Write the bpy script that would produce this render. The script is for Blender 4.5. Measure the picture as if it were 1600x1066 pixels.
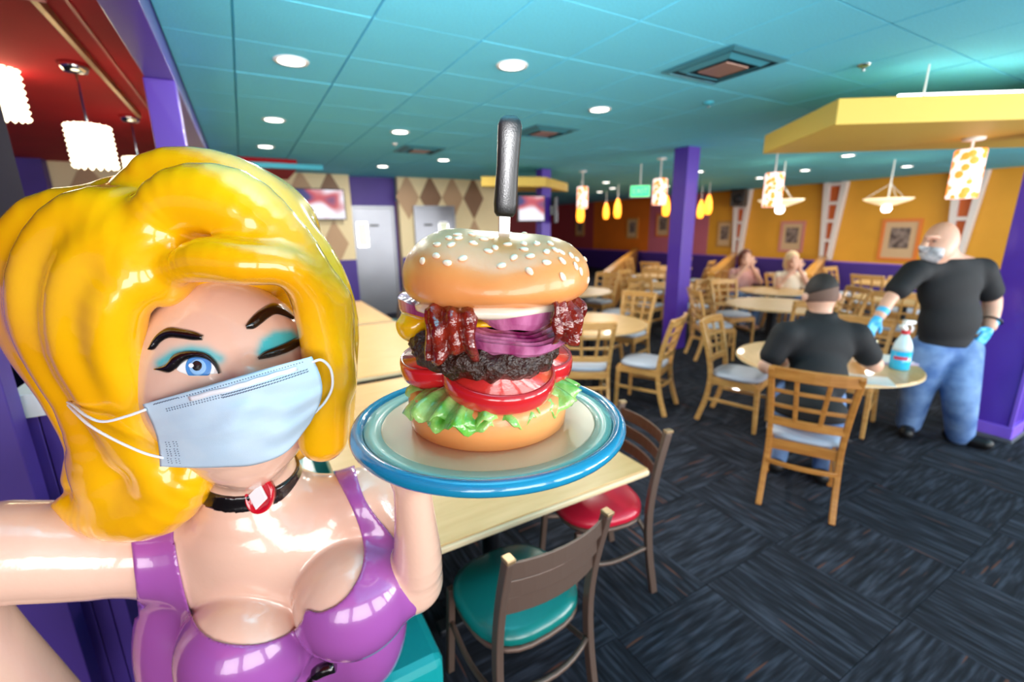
import bpy, math, random
import numpy as np
from mathutils import Matrix, Vector
random.seed(4)
for o in list(bpy.data.objects): bpy.data.objects.remove(o, do_unlink=True)
SC = bpy.context.scene
COL = SC.collection

# ------------------------------------------------------------------ camera
FPX = 711.0; CX, CY = 800.0, 533.0; CH = 1.8
def _n(v): v = np.array(v, float); return v/np.linalg.norm(v)
_D = _n([41, 2850, FPX]); _Y = _n([-422, -171, FPX]); _Y = _n(_Y-_D*np.dot(_Y, _D)); _Z = -_D; _X = np.cross(_Y, _Z)
RC = np.stack([_X, _Y, _Z])            # camera axes (right, down, forward) -> world
CAMP = np.array([0, 0, CH])
HF = RC[:, 2].copy(); HF[2] = 0; HF /= np.linalg.norm(HF)          # level forward direction
HR = np.array([HF[1], -HF[0], 0.0])                                # level right direction
UP = np.array([0, 0, 1.0])
def ray(px, py): return RC@np.array([(px-CX)/FPX, (py-CY)/FPX, 1.0])
def at(px, py, s):                     # point at level distance s in front of the camera
    d = ray(px, py); return CAMP+d*(s/np.dot(d, HF))
def onz(px, py, z): d = ray(px, py); return CAMP+d*((z-CH)/d[2])
def ony(px, py, y): d = ray(px, py); return CAMP+d*(y/d[1])
def onx(px, py, x): d = ray(px, py); return CAMP+d*(x/d[0])
def topx(P):                           # world points -> photograph pixels
    q = (P-CAMP)@RC; return q[..., 0]/q[..., 2]*FPX+CX, q[..., 1]/q[..., 2]*FPX+CY

cd = bpy.data.cameras.new('camera'); cam = bpy.data.objects.new('camera', cd); COL.objects.link(cam)
cd.sensor_fit = 'HORIZONTAL'; cd.sensor_width = 36.0; cd.lens = FPX/1600*36.0
cd.clip_start = 0.02; cd.clip_end = 100
_m = Matrix.Identity(4)
for i in range(3):
    _m[i][0] = RC[i, 0]; _m[i][1] = -RC[i, 1]; _m[i][2] = -RC[i, 2]; _m[i][3] = CAMP[i]
cam.matrix_world = _m
cd.dof.use_dof = True; cd.dof.focus_distance = 0.80; cd.dof.aperture_fstop = 2.2
SC.camera = cam
vs = SC.view_settings
vs.view_transform = 'Standard'; vs.look = 'None'; vs.gamma = 1.0; vs.use_curve_mapping = False
vs.exposure = 0.25

# ------------------------------------------------------------------ world + window daylight
w = bpy.data.worlds.new('world'); SC.world = w; w.use_nodes = True
bg = w.node_tree.nodes['Background']; bg.inputs[0].default_value = (0.93, 0.97, 1.0, 1); bg.inputs[1].default_value = 0.9
def area(name, loc, rot, sx, sy, power, col=(1, 1, 1)):
    l = bpy.data.lights.new(name, 'AREA'); l.shape = 'RECTANGLE'; l.size = sx; l.size_y = sy; l.energy = power; l.color = col
    o = bpy.data.objects.new(name, l); COL.objects.link(o); o.location = loc; o.rotation_euler = rot
    return o
# daylight entering by the shop windows behind the camera
for i, wx in enumerate((-2.6, 0.1, 2.8, 5.5, 8.2, 10.7)):
    area('window_daylight', (wx, -3.35, 1.55), (math.radians(112), 0, 0), 2.2, 2.1, (90, 95, 105, 170, 210, 210)[i], (1.0, 0.98, 0.96))  # right-hand lamps set stronger, the last one added to brighten that side

# unseen spot added at the camera to brighten the ceiling, as a flash would
fl_l = bpy.data.lights.new('added_ceiling_spot', 'SPOT'); fl_l.energy = 500; fl_l.spot_size = math.radians(84); fl_l.spot_blend = 1.0; fl_l.shadow_soft_size = 0.06; fl_l.color = (0.97, 0.98, 1.0)
fl_o = bpy.data.objects.new('added_ceiling_spot', fl_l); COL.objects.link(fl_o); fl_o.location = tuple(CAMP-HF*0.12+UP*0.14)
fl_o.rotation_euler = Vector(tuple(HF*0.84+UP*0.54)).to_track_quat('-Z', 'Y').to_euler()

# ------------------------------------------------------------------ materials
def lin(c):
    c = [x/255 for x in c]
    return tuple(x/12.92 if x <= 0.04045 else ((x+0.055)/1.055)**2.4 for x in c)
MATS = {}
def mat(name, col, rough=0.5, metal=0.0, coat=0.0, spec=0.5, bump=0.0, bscale=80.0, var=0.0, vscale=6.0, col2=None, stretch=None, emit=None, estr=0.0, coat_rough=0.03, detail=4.0):
    m = bpy.data.materials.new(name); m.use_nodes = True; nt = m.node_tree; b = nt.nodes['Principled BSDF']
    c = lin(col); b.inputs['Base Color'].default_value = (*c, 1)
    b.inputs['Roughness'].default_value = rough; b.inputs['Metallic'].default_value = metal
    b.inputs['Specular IOR Level'].default_value = spec
    b.inputs['Coat Weight'].default_value = coat; b.inputs['Coat Roughness'].default_value = coat_rough
    tc = nt.nodes.new('ShaderNodeTexCoord'); src = tc.outputs['Object']
    if stretch:
        mp = nt.nodes.new('ShaderNodeMapping'); mp.inputs['Scale'].default_value = stretch
        nt.links.new(src, mp.inputs[0]); src = mp.outputs[0]
    if var > 0 or col2:
        no = nt.nodes.new('ShaderNodeTexNoise'); no.inputs['Scale'].default_value = vscale; no.inputs['Detail'].default_value = detail
        nt.links.new(src, no.inputs['Vector'])
        cr = nt.nodes.new('ShaderNodeValToRGB')
        c2 = lin(col2) if col2 else tuple(x*(1-var) for x in c)
        cr.color_ramp.elements[0].position = 0.35; cr.color_ramp.elements[1].position = 0.65
        cr.color_ramp.elements[0].color = (*c2, 1); cr.color_ramp.elements[1].color = (*c, 1)
        nt.links.new(no.outputs[0], cr.inputs[0]); nt.links.new(cr.outputs[0], b.inputs['Base Color'])
    if bump > 0:
        nb = nt.nodes.new('ShaderNodeTexNoise'); nb.inputs['Scale'].default_value = bscale; nb.inputs['Detail'].default_value = 3
        nt.links.new(src, nb.inputs['Vector'])
        bp = nt.nodes.new('ShaderNodeBump'); bp.inputs['Strength'].default_value = bump; bp.inputs['Distance'].default_value = 0.01
        nt.links.new(nb.outputs[0], bp.inputs['Height']); nt.links.new(bp.outputs[0], b.inputs['Normal'])
        if coat: nt.links.new(bp.outputs[0], b.inputs['Coat Normal'])
    if emit:
        b.inputs['Emission Color'].default_value = (*lin(emit), 1); b.inputs['Emission Strength'].default_value = estr
    MATS[name] = m
    return m
M = MATS
mat('teal_tile', (104, 212, 240), 0.85, bump=0.35, bscale=160, var=0.10, vscale=90)
mat('teal_grid', (62, 176, 200), 0.6)
mat('red_paint', (186, 8, 24), 0.85, var=0.12, vscale=2)
mat('purple_gloss', (82, 50, 158), 0.35, coat=0.3, var=0.08, vscale=3)
mat('purple_column', (84, 48, 168), 0.4, coat=0.25)
mat('purple_trim', (132, 92, 214), 0.4)
mat('purple_wall', (70, 46, 140), 0.55, var=0.1, vscale=3)
mat('purple_shaded', (16, 13, 34), 0.7, spec=0.2)  # the pillar's purple paint, darkened to carry shade in its base colour
mat('cream_wall', (226, 208, 166), 0.6)
mat('diamond_tan', (182, 148, 114), 0.55)
mat('diamond_brown', (132, 98, 72), 0.55)
mat('yellow_wall', (226, 158, 42), 0.6, var=0.08, vscale=1.5)
mat('orange_wall', (226, 116, 24), 0.6, var=0.1, vscale=1.5)
mat('pink_wall', (196, 104, 124), 0.6, var=0.06, vscale=1.5)
mat('rose_wall', (168, 66, 72), 0.6)
mat('canopy_yellow', (228, 192, 84), 0.55)
mat('oak_cap', (222, 152, 58), 0.35, coat=0.2, var=0.15, vscale=12, stretch=(1, 8, 8))
mat('knee_tan', (196, 136, 62), 0.6, var=0.08, vscale=3)
mat('truss_white', (226, 214, 208), 0.5)
mat('truss_orange', (206, 98, 34), 0.6)
mat('steel', (150, 153, 162), 0.35, metal=0.7, var=0.06, vscale=3)
mat('chrome', (220, 220, 222), 0.12, metal=1.0)
mat('black_plastic', (16, 16, 18), 0.35)
mat('white_plastic', (238, 236, 232), 0.4)
mat('wood', (214, 164, 96), 0.38, coat=0.25, col2=(196, 142, 76), vscale=7, stretch=(1, 1, 6))
mat('wood_dark', (196, 132, 62), 0.36, coat=0.3, col2=(176, 112, 48), vscale=7, stretch=(1, 1, 6))
mat('cushion', (178, 186, 202), 0.5, var=0.05, vscale=10)
mat('laminate', (216, 172, 114), 0.36, coat=0.1, col2=(206, 160, 100), vscale=4, stretch=(1, 7, 1))
mat('laminate_edge', (226, 200, 160), 0.4)
mat('bronze', (104, 84, 74), 0.42, metal=0.35, bump=0.05, bscale=300)
mat('bronze_wood', (98, 58, 38), 0.4, coat=0.2)
mat('green_vinyl', (10, 112, 106), 0.28, coat=0.3, bump=0.04, bscale=220)
mat('red_vinyl', (192, 26, 52), 0.3, coat=0.3, bump=0.04, bscale=220)
mat('teal_vinyl', (18, 150, 152), 0.3, coat=0.3, bump=0.04, bscale=220)
mat('iron', (28, 30, 36), 0.5, metal=0.3)
mat('sock', (14, 14, 18), 0.8)
# statue
mat('hair_gold', (246, 184, 6), 0.22, coat=0.9, col2=(240, 166, 4), vscale=3.5, coat_rough=0.02, detail=1)
mat('skin_paint', (228, 186, 164), 0.24, coat=0.85, bump=0.05, bscale=45, coat_rough=0.03)
mat('dress_purple', (156, 82, 160), 0.25, coat=0.85, bump=0.03, bscale=30, coat_rough=0.03)
mat('paint_black', (14, 10, 12), 0.22, coat=0.9, bump=0.08, bscale=120)
mat('eye_white', (240, 238, 236), 0.15, coat=0.8)
mat('iris_blue', (74, 138, 206), 0.15, coat=0.8)
mat('iris_light', (142, 188, 232), 0.15, coat=0.8)
mat('gem_red', (196, 12, 36), 0.15, coat=0.9)
mat('gem_white', (236, 232, 236), 0.12, coat=0.9)
mat('plate_blue', (24, 132, 172), 0.16, coat=0.9, bump=0.05, bscale=40)
mat('plate_green', (158, 196, 176), 0.3, coat=0.4)
mat('plate_cream', (222, 182, 142), 0.3, coat=0.4)
mat('plate_under', (236, 222, 214), 0.2, coat=0.8)
mat('bun', (230, 154, 88), 0.36, coat=0.35, col2=(220, 138, 72), vscale=4, bump=0.06, bscale=50, coat_rough=0.05)
mat('seed', (246, 208, 176), 0.3, coat=0.5)
mat('patty', (50, 25, 14), 0.34, coat=0.15, bump=0.8, bscale=130, coat_rough=0.08)
mat('tomato', (196, 32, 36), 0.16, coat=0.9, coat_rough=0.02)
mat('tomato_flesh', (206, 48, 40), 0.2, coat=0.9, bump=0.1, bscale=60)
mat('lettuce', (84, 164, 44), 0.25, coat=0.7, col2=(170, 210, 120), vscale=26, bump=0.25, bscale=70)
mat('onion', (142, 36, 96), 0.22, coat=0.7, col2=(206, 124, 168), vscale=30, stretch=(1, 1, 0.15), bump=0.15, bscale=90)
mat('onion_inner', (196, 120, 150), 0.3, coat=0.6, col2=(160, 60, 110), vscale=30)
mat('bacon', (96, 18, 10), 0.2, coat=0.9, col2=(132, 36, 18), vscale=30, bump=0.6, bscale=60, coat_rough=0.06)
mat('cheese', (240, 184, 14), 0.22, coat=0.8)
mat('mayo', (240, 226, 204), 0.25, coat=0.8)
mat('blade', (190, 188, 186), 0.25, metal=0.8)
mat('mask_blue', (186, 212, 232), 0.75, col2=(196, 218, 234), vscale=14, bump=0.08, bscale=500)
mat('mask_white', (232, 232, 238), 0.75)
mat('mask_stitch', (92, 104, 124), 0.8)
# people
mat('skin', (222, 168, 142), 0.5, var=0.1, vscale=9)
mat('skin_tattoo', (196, 142, 120), 0.5, col2=(120, 92, 88), vscale=16)
mat('shirt_black', (13, 13, 18), 0.8, bump=0.1, bscale=30)
mat('denim', (70, 104, 160), 0.8, col2=(118, 150, 196), vscale=7, bump=0.2, bscale=14)
mat('shoe', (12, 12, 14), 0.5)
mat('glove', (72, 178, 226), 0.4)
mat('hair_dark', (40, 30, 26), 0.7)
mat('hair_grey', (176, 150, 136), 0.7)
mat('hair_red', (108, 52, 34), 0.6)
mat('hair_fair', (222, 186, 140), 0.6)
mat('shirt_cream', (232, 214, 190), 0.8)
mat('shirt_pink', (214, 158, 150), 0.8)
mat('bottle_clear', (206, 226, 232), 0.2)
mat('bottle_cyan', (44, 178, 226), 0.2, coat=0.4)
mat('label_red', (196, 60, 84), 0.5)
mat('nozzle_red', (206, 30, 44), 0.4)
mat('paper', (236, 232, 226), 0.7)
mat('folder_lilac', (176, 160, 190), 0.6)
mat('tray_brown', (124, 76, 44), 0.5)
# lamps
mat('lamp_white', (255, 250, 240), 0.5, emit=(255, 250, 240), estr=6.0)
mat('lamp_orange', (255, 150, 40), 0.5, emit=(255, 150, 40), estr=3.2)
mat('lamp_bowl', (250, 232, 196), 0.5, emit=(255, 230, 180), estr=0.6)
mat('crystal', (255, 246, 220), 0.3, emit=(255, 240, 205), estr=3.0)
mat('exit_green', (40, 220, 120), 0.5, emit=(40, 230, 130), estr=1.5)
mat('screen_frame', (14, 14, 16), 0.3)
mat('frame_pink', (206, 130, 120), 0.5); mat('frame_tan', (192, 140, 70), 0.5); mat('frame_orange', (222, 122, 52), 0.5)
mat('print_dark', (70, 56, 54), 0.4, col2=(150, 130, 120), vscale=9); mat('print_mat', (206, 170, 130), 0.6)
mat('diffuser_blue', (60, 138, 156), 0.4, metal=0.2); mat('diffuser_inner', (150, 120, 108), 0.4, metal=0.3); mat('duct_dark', (22, 50, 62), 0.7)

def lantern_mat():
    m = bpy.data.materials.new('lantern'); m.use_nodes = True; nt = m.node_tree; b = nt.nodes['Principled BSDF']
    tc = nt.nodes.new('ShaderNodeTexCoord'); vo = nt.nodes.new('ShaderNodeTexVoronoi'); vo.inputs['Scale'].default_value = 15
    cr = nt.nodes.new('ShaderNodeValToRGB'); e = cr.color_ramp.elements
    e[0].position = 0.42; e[0].color = (*lin((255, 140, 50)), 1); e[1].position = 0.5; e[1].color = (*lin((245, 214, 206)), 1)
    nt.links.new(tc.outputs['Object'], vo.inputs['Vector']); nt.links.new(vo.outputs['Distance'], cr.inputs[0])
    nt.links.new(cr.outputs[0], b.inputs['Base Color']); nt.links.new(cr.outputs[0], b.inputs['Emission Color'])
    b.inputs['Emission Strength'].default_value = 1.3; MATS['lantern'] = m
lantern_mat()
def screen_mat():
    m = bpy.data.materials.new('screen'); m.use_nodes = True; nt = m.node_tree; b = nt.nodes['Principled BSDF']
    tc = nt.nodes.new('ShaderNodeTexCoord'); no = nt.nodes.new('ShaderNodeTexNoise'); no.inputs['Scale'].default_value = 2.2; no.inputs['Detail'].default_value = 0.5
    cr = nt.nodes.new('ShaderNodeValToRGB'); e = cr.color_ramp.elements
    e[0].position = 0.40; e[0].color = (*lin((40, 44, 110)), 1); e[1].position = 0.55; e[1].color = (*lin((236, 232, 244)), 1)
    k = e.new(0.47); k.color = (*lin((190, 70, 80)), 1)
    nt.links.new(tc.outputs['Object'], no.inputs['Vector']); nt.links.new(no.outputs[0], cr.inputs[0])
    b.inputs['Base Color'].default_value = (0.02, 0.02, 0.02, 1)
    nt.links.new(cr.outputs[0], b.inputs['Emission Color']); b.inputs['Emission Strength'].default_value = 1.0; MATS['screen'] = m
screen_mat()
def carpet_mat():
    m = bpy.data.materials.new('carpet'); m.use_nodes = True; nt = m.node_tree; b = nt.nodes['Principled BSDF']
    b.inputs['Roughness'].default_value = 0.95; b.inputs['Specular IOR Level'].default_value = 0.15
    tc = nt.nodes.new('ShaderNodeTexCoord'); oi = nt.nodes.new('ShaderNodeObjectInfo')
    ad = nt.nodes.new('ShaderNodeVectorMath'); ad.operation = 'ADD'
    mu = nt.nodes.new('ShaderNodeMath'); mu.operation = 'MULTIPLY'; mu.inputs[1].default_value = 37
    nt.links.new(oi.outputs['Random'], mu.inputs[0]); nt.links.new(tc.outputs['Object'], ad.inputs[0]); nt.links.new(mu.outputs[0], ad.inputs[1])
    mp = nt.nodes.new('ShaderNodeMapping'); mp.inputs['Scale'].default_value = (52, 4.5, 1); nt.links.new(ad.outputs[0], mp.inputs[0])
    n1 = nt.nodes.new('ShaderNodeTexNoise'); n1.inputs['Scale'].default_value = 1.0; n1.inputs['Detail'].default_value = 3; nt.links.new(mp.outputs[0], n1.inputs['Vector'])
    cr = nt.nodes.new('ShaderNodeValToRGB'); e = cr.color_ramp.elements
    e[0].position = 0.30; e[0].color = (*lin((22, 23, 28)), 1); e[1].position = 0.70; e[1].color = (*lin((60, 64, 76)), 1)
    k = e.new(0.5); k.color = (*lin((36, 38, 46)), 1)
    nt.links.new(n1.outputs[0], cr.inputs[0])
    mp2 = nt.nodes.new('ShaderNodeMapping'); mp2.inputs['Scale'].default_value = (44, 2.6, 1); mp2.inputs['Location'].default_value = (9, 4, 0); nt.links.new(ad.outputs[0], mp2.inputs[0])
    n2 = nt.nodes.new('ShaderNodeTexNoise'); n2.inputs['Scale'].default_value = 1.0; n2.inputs['Detail'].default_value = 1; nt.links.new(mp2.outputs[0], n2.inputs['Vector'])
    c2 = nt.nodes.new('ShaderNodeValToRGB'); c2.color_ramp.elements[0].position = 0.71; c2.color_ramp.elements[1].position = 0.75
    nt.links.new(n2.outputs[0], c2.inputs[0])
    mx = nt.nodes.new('ShaderNodeMix'); mx.data_type = 'RGBA'; nt.links.new(c2.outputs[0], mx.inputs['Factor']); nt.links.new(cr.outputs[0], mx.inputs['A'])
    mx.inputs['B'].default_value = (*lin((92, 58, 48)), 1)
    nt.links.new(mx.outputs['Result'], b.inputs['Base Color'])
    bp = nt.nodes.new('ShaderNodeBump'); bp.inputs['Strength'].default_value = 0.4; bp.inputs['Distance'].default_value = 0.004
    nt.links.new(n1.outputs[0], bp.inputs['Height']); nt.links.new(bp.outputs[0], b.inputs['Normal'])
    MATS['carpet'] = m
carpet_mat()
def face_mat():                        # the statue's skin with painted eye shadow (vertex attribute 'shadow_paint')
    m = M['skin_paint'].copy(); m.name = 'face_paint'; nt = m.node_tree; b = nt.nodes['Principled BSDF']
    a = nt.nodes.new('ShaderNodeAttribute'); a.attribute_name = 'shadow_paint'
    mx = nt.nodes.new('ShaderNodeMix'); mx.data_type = 'RGBA'
    nt.links.new(a.outputs['Fac'], mx.inputs['Factor'])
    mx.inputs['A'].default_value = (*lin((228, 186, 164)), 1); mx.inputs['B'].default_value = (*lin((28, 178, 186)), 1)
    nt.links.new(mx.outputs['Result'], b.inputs['Base Color']); MATS['face_paint'] = m
face_mat()

# ------------------------------------------------------------------ mesh helpers
def mesh_from(name, V, F, m, smooth=True):
    me = bpy.data.meshes.new(name)
    V = np.asarray(V, float)
    me.from_pydata(V.tolist(), [], [tuple(int(i) for i in f) for f in F] if not isinstance(F, np.ndarray) else F.tolist())
    if m is not None: me.materials.append(M[m] if isinstance(m, str) else m)
    if smooth: me.polygons.foreach_set('use_smooth', [True]*len(me.polygons))
    me.update(); return me
def link(name, me, parent=None):
    o = bpy.data.objects.new(name, me); COL.objects.link(o)
    if parent is not None: o.parent = parent
    return o
def tag(o, label=None, cat=None, group=None, kind=None):
    if label: o['label'] = label
    if cat: o['category'] = cat
    if group: o['group'] = group
    if kind: o['kind'] = kind
    return o
def thing(name, label, cat, loc=(0, 0, 0), rz=0.0, group=None):
    o = bpy.data.objects.new(name, None); COL.objects.link(o); o.empty_display_size = 0.1
    o.location = loc; o.rotation_euler = (0, 0, rz); return tag(o, label, cat, group)
def copy_tree(o, parent=None):
    c = o.copy(); COL.objects.link(c)
    if parent is not None: c.parent = parent
    for ch in [x for x in o.children]: copy_tree(ch, c)
    return c
def catmull(pts, n=8):
    pts = np.asarray(pts, float); out = []
    P = np.vstack([2*pts[0]-pts[1], pts, 2*pts[-1]-pts[-2]])
    for i in range(1, len(P)-2):
        p0, p1, p2, p3 = P[i-1], P[i], P[i+1], P[i+2]
        for k in range(n):
            t = k/n
            out.append(0.5*((2*p1)+(-p0+p2)*t+(2*p0-5*p1+4*p2-p3)*t*t+(-p0+3*p1-3*p2+p3)*t**3))
    out.append(pts[-1]); return np.array(out)
def resample(pts, n):
    pts = np.asarray(pts, float); L = np.r_[0, np.cumsum(np.linalg.norm(np.diff(pts, axis=0), axis=1))]
    t = np.linspace(0, L[-1], n); return np.stack([np.interp(t, L, pts[:, k]) for k in range(pts.shape[1])], 1)
class MB:
    def __init__(s): s.V = []; s.F = []
    def add(s, V, F):
        o = len(s.V); s.V += [tuple(v) for v in V]; s.F += [tuple(i+o for i in f) for f in F]; return s
    def box(s, c, sz, rz=0.0, R=None):
        x, y, z = [k/2 for k in sz]
        V = np.array([(-x,-y,-z),(x,-y,-z),(x,y,-z),(-x,y,-z),(-x,-y,z),(x,-y,z),(x,y,z),(-x,y,z)])
        if R is None:
            R = np.array([[math.cos(rz), -math.sin(rz), 0], [math.sin(rz), math.cos(rz), 0], [0, 0, 1]])
        V = V@np.asarray(R).T+np.array(c)
        return s.add(V, [(0,3,2,1),(4,5,6,7),(0,1,5,4),(1,2,6,5),(2,3,7,6),(3,0,4,7)])
    def bx(s, a, b):
        a = np.array(a, float); b = np.array(b, float); return s.box((a+b)/2, np.abs(b-a))
    def sweep(s, pts, w, d, up=(0, 0, 1), cap=True):       # rectangular section: w along side, d along up
        pts = np.asarray(pts, float); n = len(pts); w = np.broadcast_to(w, n); d = np.broadcast_to(d, n); V = []
        for i in range(n):
            t = _n(pts[min(i+1, n-1)]-pts[max(i-1, 0)]); sd = np.cross(t, up); sd = _n(sd); u = np.cross(sd, t)
            for a, b in ((-1,-1),(1,-1),(1,1),(-1,1)): V.append(pts[i]+sd*a*w[i]/2+u*b*d[i]/2)
        F = []
        for i in range(n-1):
            for k in range(4): F.append((4*i+k, 4*i+(k+1)%4, 4*i+4+(k+1)%4, 4*i+4+k))
        if cap: F += [(3,2,1,0), tuple(4*(n-1)+k for k in range(4))]
        return s.add(V, F)
    def tube(s, pts, r, n=10, closed=False):
        pts = np.asarray(pts, float); N = len(pts); r = np.broadcast_to(r, N); V = []; ref = None
        for i in range(N):
            a = pts[(i-1) % N] if closed else pts[max(i-1, 0)]; b = pts[(i+1) % N] if closed else pts[min(i+1, N-1)]
            t = _n(b-a)
            if ref is None: ref = np.cross(t, (0, 0, 1) if abs(t[2]) < 0.9 else (1, 0, 0))
            ref = _n(ref-t*np.dot(ref, t)); u = np.cross(t, ref)
            for k in range(n):
                an = 2*math.pi*k/n; V.append(pts[i]+(ref*math.cos(an)+u*math.sin(an))*r[i])
        F = []
        for i in range(N if closed else N-1):
            j = (i+1) % N
            for k in range(n): F.append((n*i+k, n*i+(k+1) % n, n*j+(k+1) % n, n*j+k))
        if not closed: F += [tuple(range(n-1, -1, -1)), tuple(n*(N-1)+k for k in range(n))]
        return s.add(V, F)
    def lathe(s, prof, n=32, c=(0, 0, 0), R=None, fn=None, cap=True):
        V = []; c = np.array(c, float)
        for r, z in prof:
            for k in range(n):
                a = 2*math.pi*k/n; p = np.array((r*math.cos(a), r*math.sin(a), z))
                if fn: p = fn(p, a, r, z)
                V.append(p if R is None else np.asarray(R)@p)
        F = []
        for i in range(len(prof)-1):
            for k in range(n): F.append((n*i+k, n*i+(k+1) % n, n*(i+1)+(k+1) % n, n*(i+1)+k))
        if cap: F += [tuple(range(n-1, -1, -1)), tuple(n*(len(prof)-1)+k for k in range(n))]
        return s.add(np.array(V)+c, F)
    def grid(s, P):                                         # P: (nu,nv,3)
        nu, nv = P.shape[:2]; F = []
        for i in range(nu-1):
            for j in range(nv-1): F.append((i*nv+j, (i+1)*nv+j, (i+1)*nv+j+1, i*nv+j+1))
        return s.add(P.reshape(-1, 3), F)
    def prism(s, poly, h, R=None, c=(0, 0, 0)):             # polygon in xy, extruded to z=h
        n = len(poly); V = [(x, y, 0) for x, y in poly]+[(x, y, h) for x, y in poly]
        if R is not None: V = np.array(V)@np.asarray(R).T
        V = np.array(V)+np.array(c)
        return s.add(V, [tuple(range(n-1, -1, -1)), tuple(range(n, 2*n))]+[(i, (i+1) % n, n+(i+1) % n, n+i) for i in range(n)])
    def build(s, name, m, parent=None, smooth=False, bev=0.0, off=(0, 0, 0), solid=0.0, sub=0):
        V = np.array(s.V)-np.array(off)
        o = link(name, mesh_from(name, V, s.F, m, smooth), parent)
        if solid: md = o.modifiers.new('thick', 'SOLIDIFY'); md.thickness = solid; md.offset = 0
        if bev:
            md = o.modifiers.new('bev', 'BEVEL'); md.width = bev; md.segments = 2; md.limit_method = 'ANGLE'; md.angle_limit = math.radians(40)
        if sub: md = o.modifiers.new('sub', 'SUBSURF'); md.levels = sub; md.render_levels = sub
        return o
def struct(o): return tag(o, kind='structure')
def rotm(axis, ang): return np.array(Matrix.Rotation(ang, 3, Vector(axis)))

# ------------------------------------------------------------------ signed-distance modelling
def smin(a, b, k):
    if k <= 0: return np.minimum(a, b)
    h = np.maximum(k-np.abs(a-b), 0)/k; return np.minimum(a, b)-h*h*k*0.25
class Prim:
    def __init__(s, fn, lo, hi, k): s.fn, s.lo, s.hi, s.k = fn, np.array(lo), np.array(hi), k
def cone(a, b, ra, rb, k=0.02):
    a = np.array(a, float); b = np.array(b, float); ab = b-a; L = max(np.dot(ab, ab), 1e-9)
    def fn(P):
        d = P-a; h = np.clip((d@ab)/L, 0, 1)
        return np.sqrt(((d-h[..., None]*ab)**2).sum(-1))-(ra+(rb-ra)*h)
    R = max(ra, rb); return Prim(fn, np.minimum(a, b)-R, np.maximum(a, b)+R, k)
def ell(c, r, R=None, k=0.02):
    c = np.array(c, float); r = np.array(r, float); Rm = np.eye(3) if R is None else np.asarray(R)
    def fn(P):
        q = (P-c)@Rm; k0 = np.sqrt(((q/r)**2).sum(-1)); k1 = np.sqrt(((q/(r*r))**2).sum(-1))+1e-9
        return k0*(k0-1)/k1
    e = np.sqrt(((Rm*r)**2).sum(1)); return Prim(fn, c-e, c+e, k)
def chain(pts, k=0.02, n=3, inner=0.0):
    P = catmull(np.array(pts, float), n); out = []
    for i in range(len(P)-1): out.append(cone(P[i][:3], P[i+1][:3], P[i][3], P[i+1][3], k if (i == 0 or k == 0) else max(k, 0.0)))
    # a chain is one solid: union its own segments first, then blend
    def fn(Q):
        d = out[0].fn(Q)
        for p in out[1:]: d = np.minimum(d, p.fn(Q))
        return d
    lo = np.min([p.lo for p in out], 0); hi = np.max([p.hi for p in out], 0)
    return Prim(fn, lo, hi, k)
def ev(prims, P):
    D = np.full(P.shape[:-1], 1.0)
    for p in prims: D = smin(D, p.fn(P), p.k)
    return D
def field(prims, h, pad=0.03, lo=None, hi=None):
    if lo is None: lo = np.min([p.lo for p in prims], 0)-pad
    if hi is None: hi = np.max([p.hi for p in prims], 0)+pad
    lo = np.array(lo); hi = np.array(hi); n = np.ceil((hi-lo)/h).astype(int)+1
    ax = [lo[i]+h*np.arange(n[i]) for i in range(3)]
    D = np.full(n, 0.2, np.float32)
    for p in prims:
        m = p.k+4*h+0.012
        i0 = np.clip(((p.lo-m-lo)/h).astype(int), 0, n); i1 = np.clip(((p.hi+m-lo)/h).astype(int)+2, 0, n)
        if (i1 <= i0).any(): continue
        sl = tuple(slice(a, b) for a, b in zip(i0, i1))
        G = np.stack(np.meshgrid(*[ax[i][sl[i]] for i in range(3)], indexing='ij'), -1)
        D[sl] = smin(D[sl], p.fn(G).astype(np.float32), p.k)
    return D, lo, h
def coords(D, lo, h):
    return np.stack(np.meshgrid(*[lo[i]+h*np.arange(D.shape[i]) for i in range(3)], indexing='ij'), -1)
def nets(D, lo, h):
    S = D < 0; n = np.array(D.shape)
    c = np.zeros(n-1, np.int8)
    offs = [(a, b, d) for a in (0, 1) for b in (0, 1) for d in (0, 1)]
    for a, b, d in offs: c += S[a:n[0]-1+a, b:n[1]-1+b, d:n[2]-1+d]
    act = np.argwhere((c > 0) & (c < 8))
    idx = -np.ones(n-1, np.int64); idx[tuple(act.T)] = np.arange(len(act))
    acc = np.zeros((len(act), 3)); cnt = np.zeros(len(act))
    for o in offs:
        for ax in range(3):
            if o[ax]: continue
            o2 = list(o); o2[ax] = 1
            p = act+np.array(o); q = act+np.array(o2)
            da = D[tuple(p.T)]; db = D[tuple(q.T)]; m = (da < 0) != (db < 0)
            t = np.where(m, da/np.where(m, da-db, 1), 0)
            pos = p.astype(float); pos[:, ax] += t
            acc[m] += pos[m]; cnt[m] += 1
    V = lo+h*acc/np.maximum(cnt, 1)[:, None]
    F = []
    for ax in range(3):
        s0 = [slice(1, -1)]*3; s0[ax] = slice(0, -1); s1 = [slice(1, -1)]*3; s1[ax] = slice(1, None)
        A = S[tuple(s0)]; B = S[tuple(s1)]
        e = np.argwhere(A != B); off = np.ones(3, int); off[ax] = 0; g = e+off
        inside = A[tuple(e.T)]
        u, v = (ax+1) % 3, (ax+2) % 3; eu = np.zeros(3, int); eu[u] = 1; evv = np.zeros(3, int); evv[v] = 1
        q = np.stack([idx[tuple((g-eu-evv).T)], idx[tuple((g-evv).T)], idx[tuple(g.T)], idx[tuple((g-eu).T)]], 1)
        q[~inside] = q[~inside][:, ::-1]; F.append(q)
    F = np.concatenate(F); F = F[(F >= 0).all(1)]
    return V, F
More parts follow.
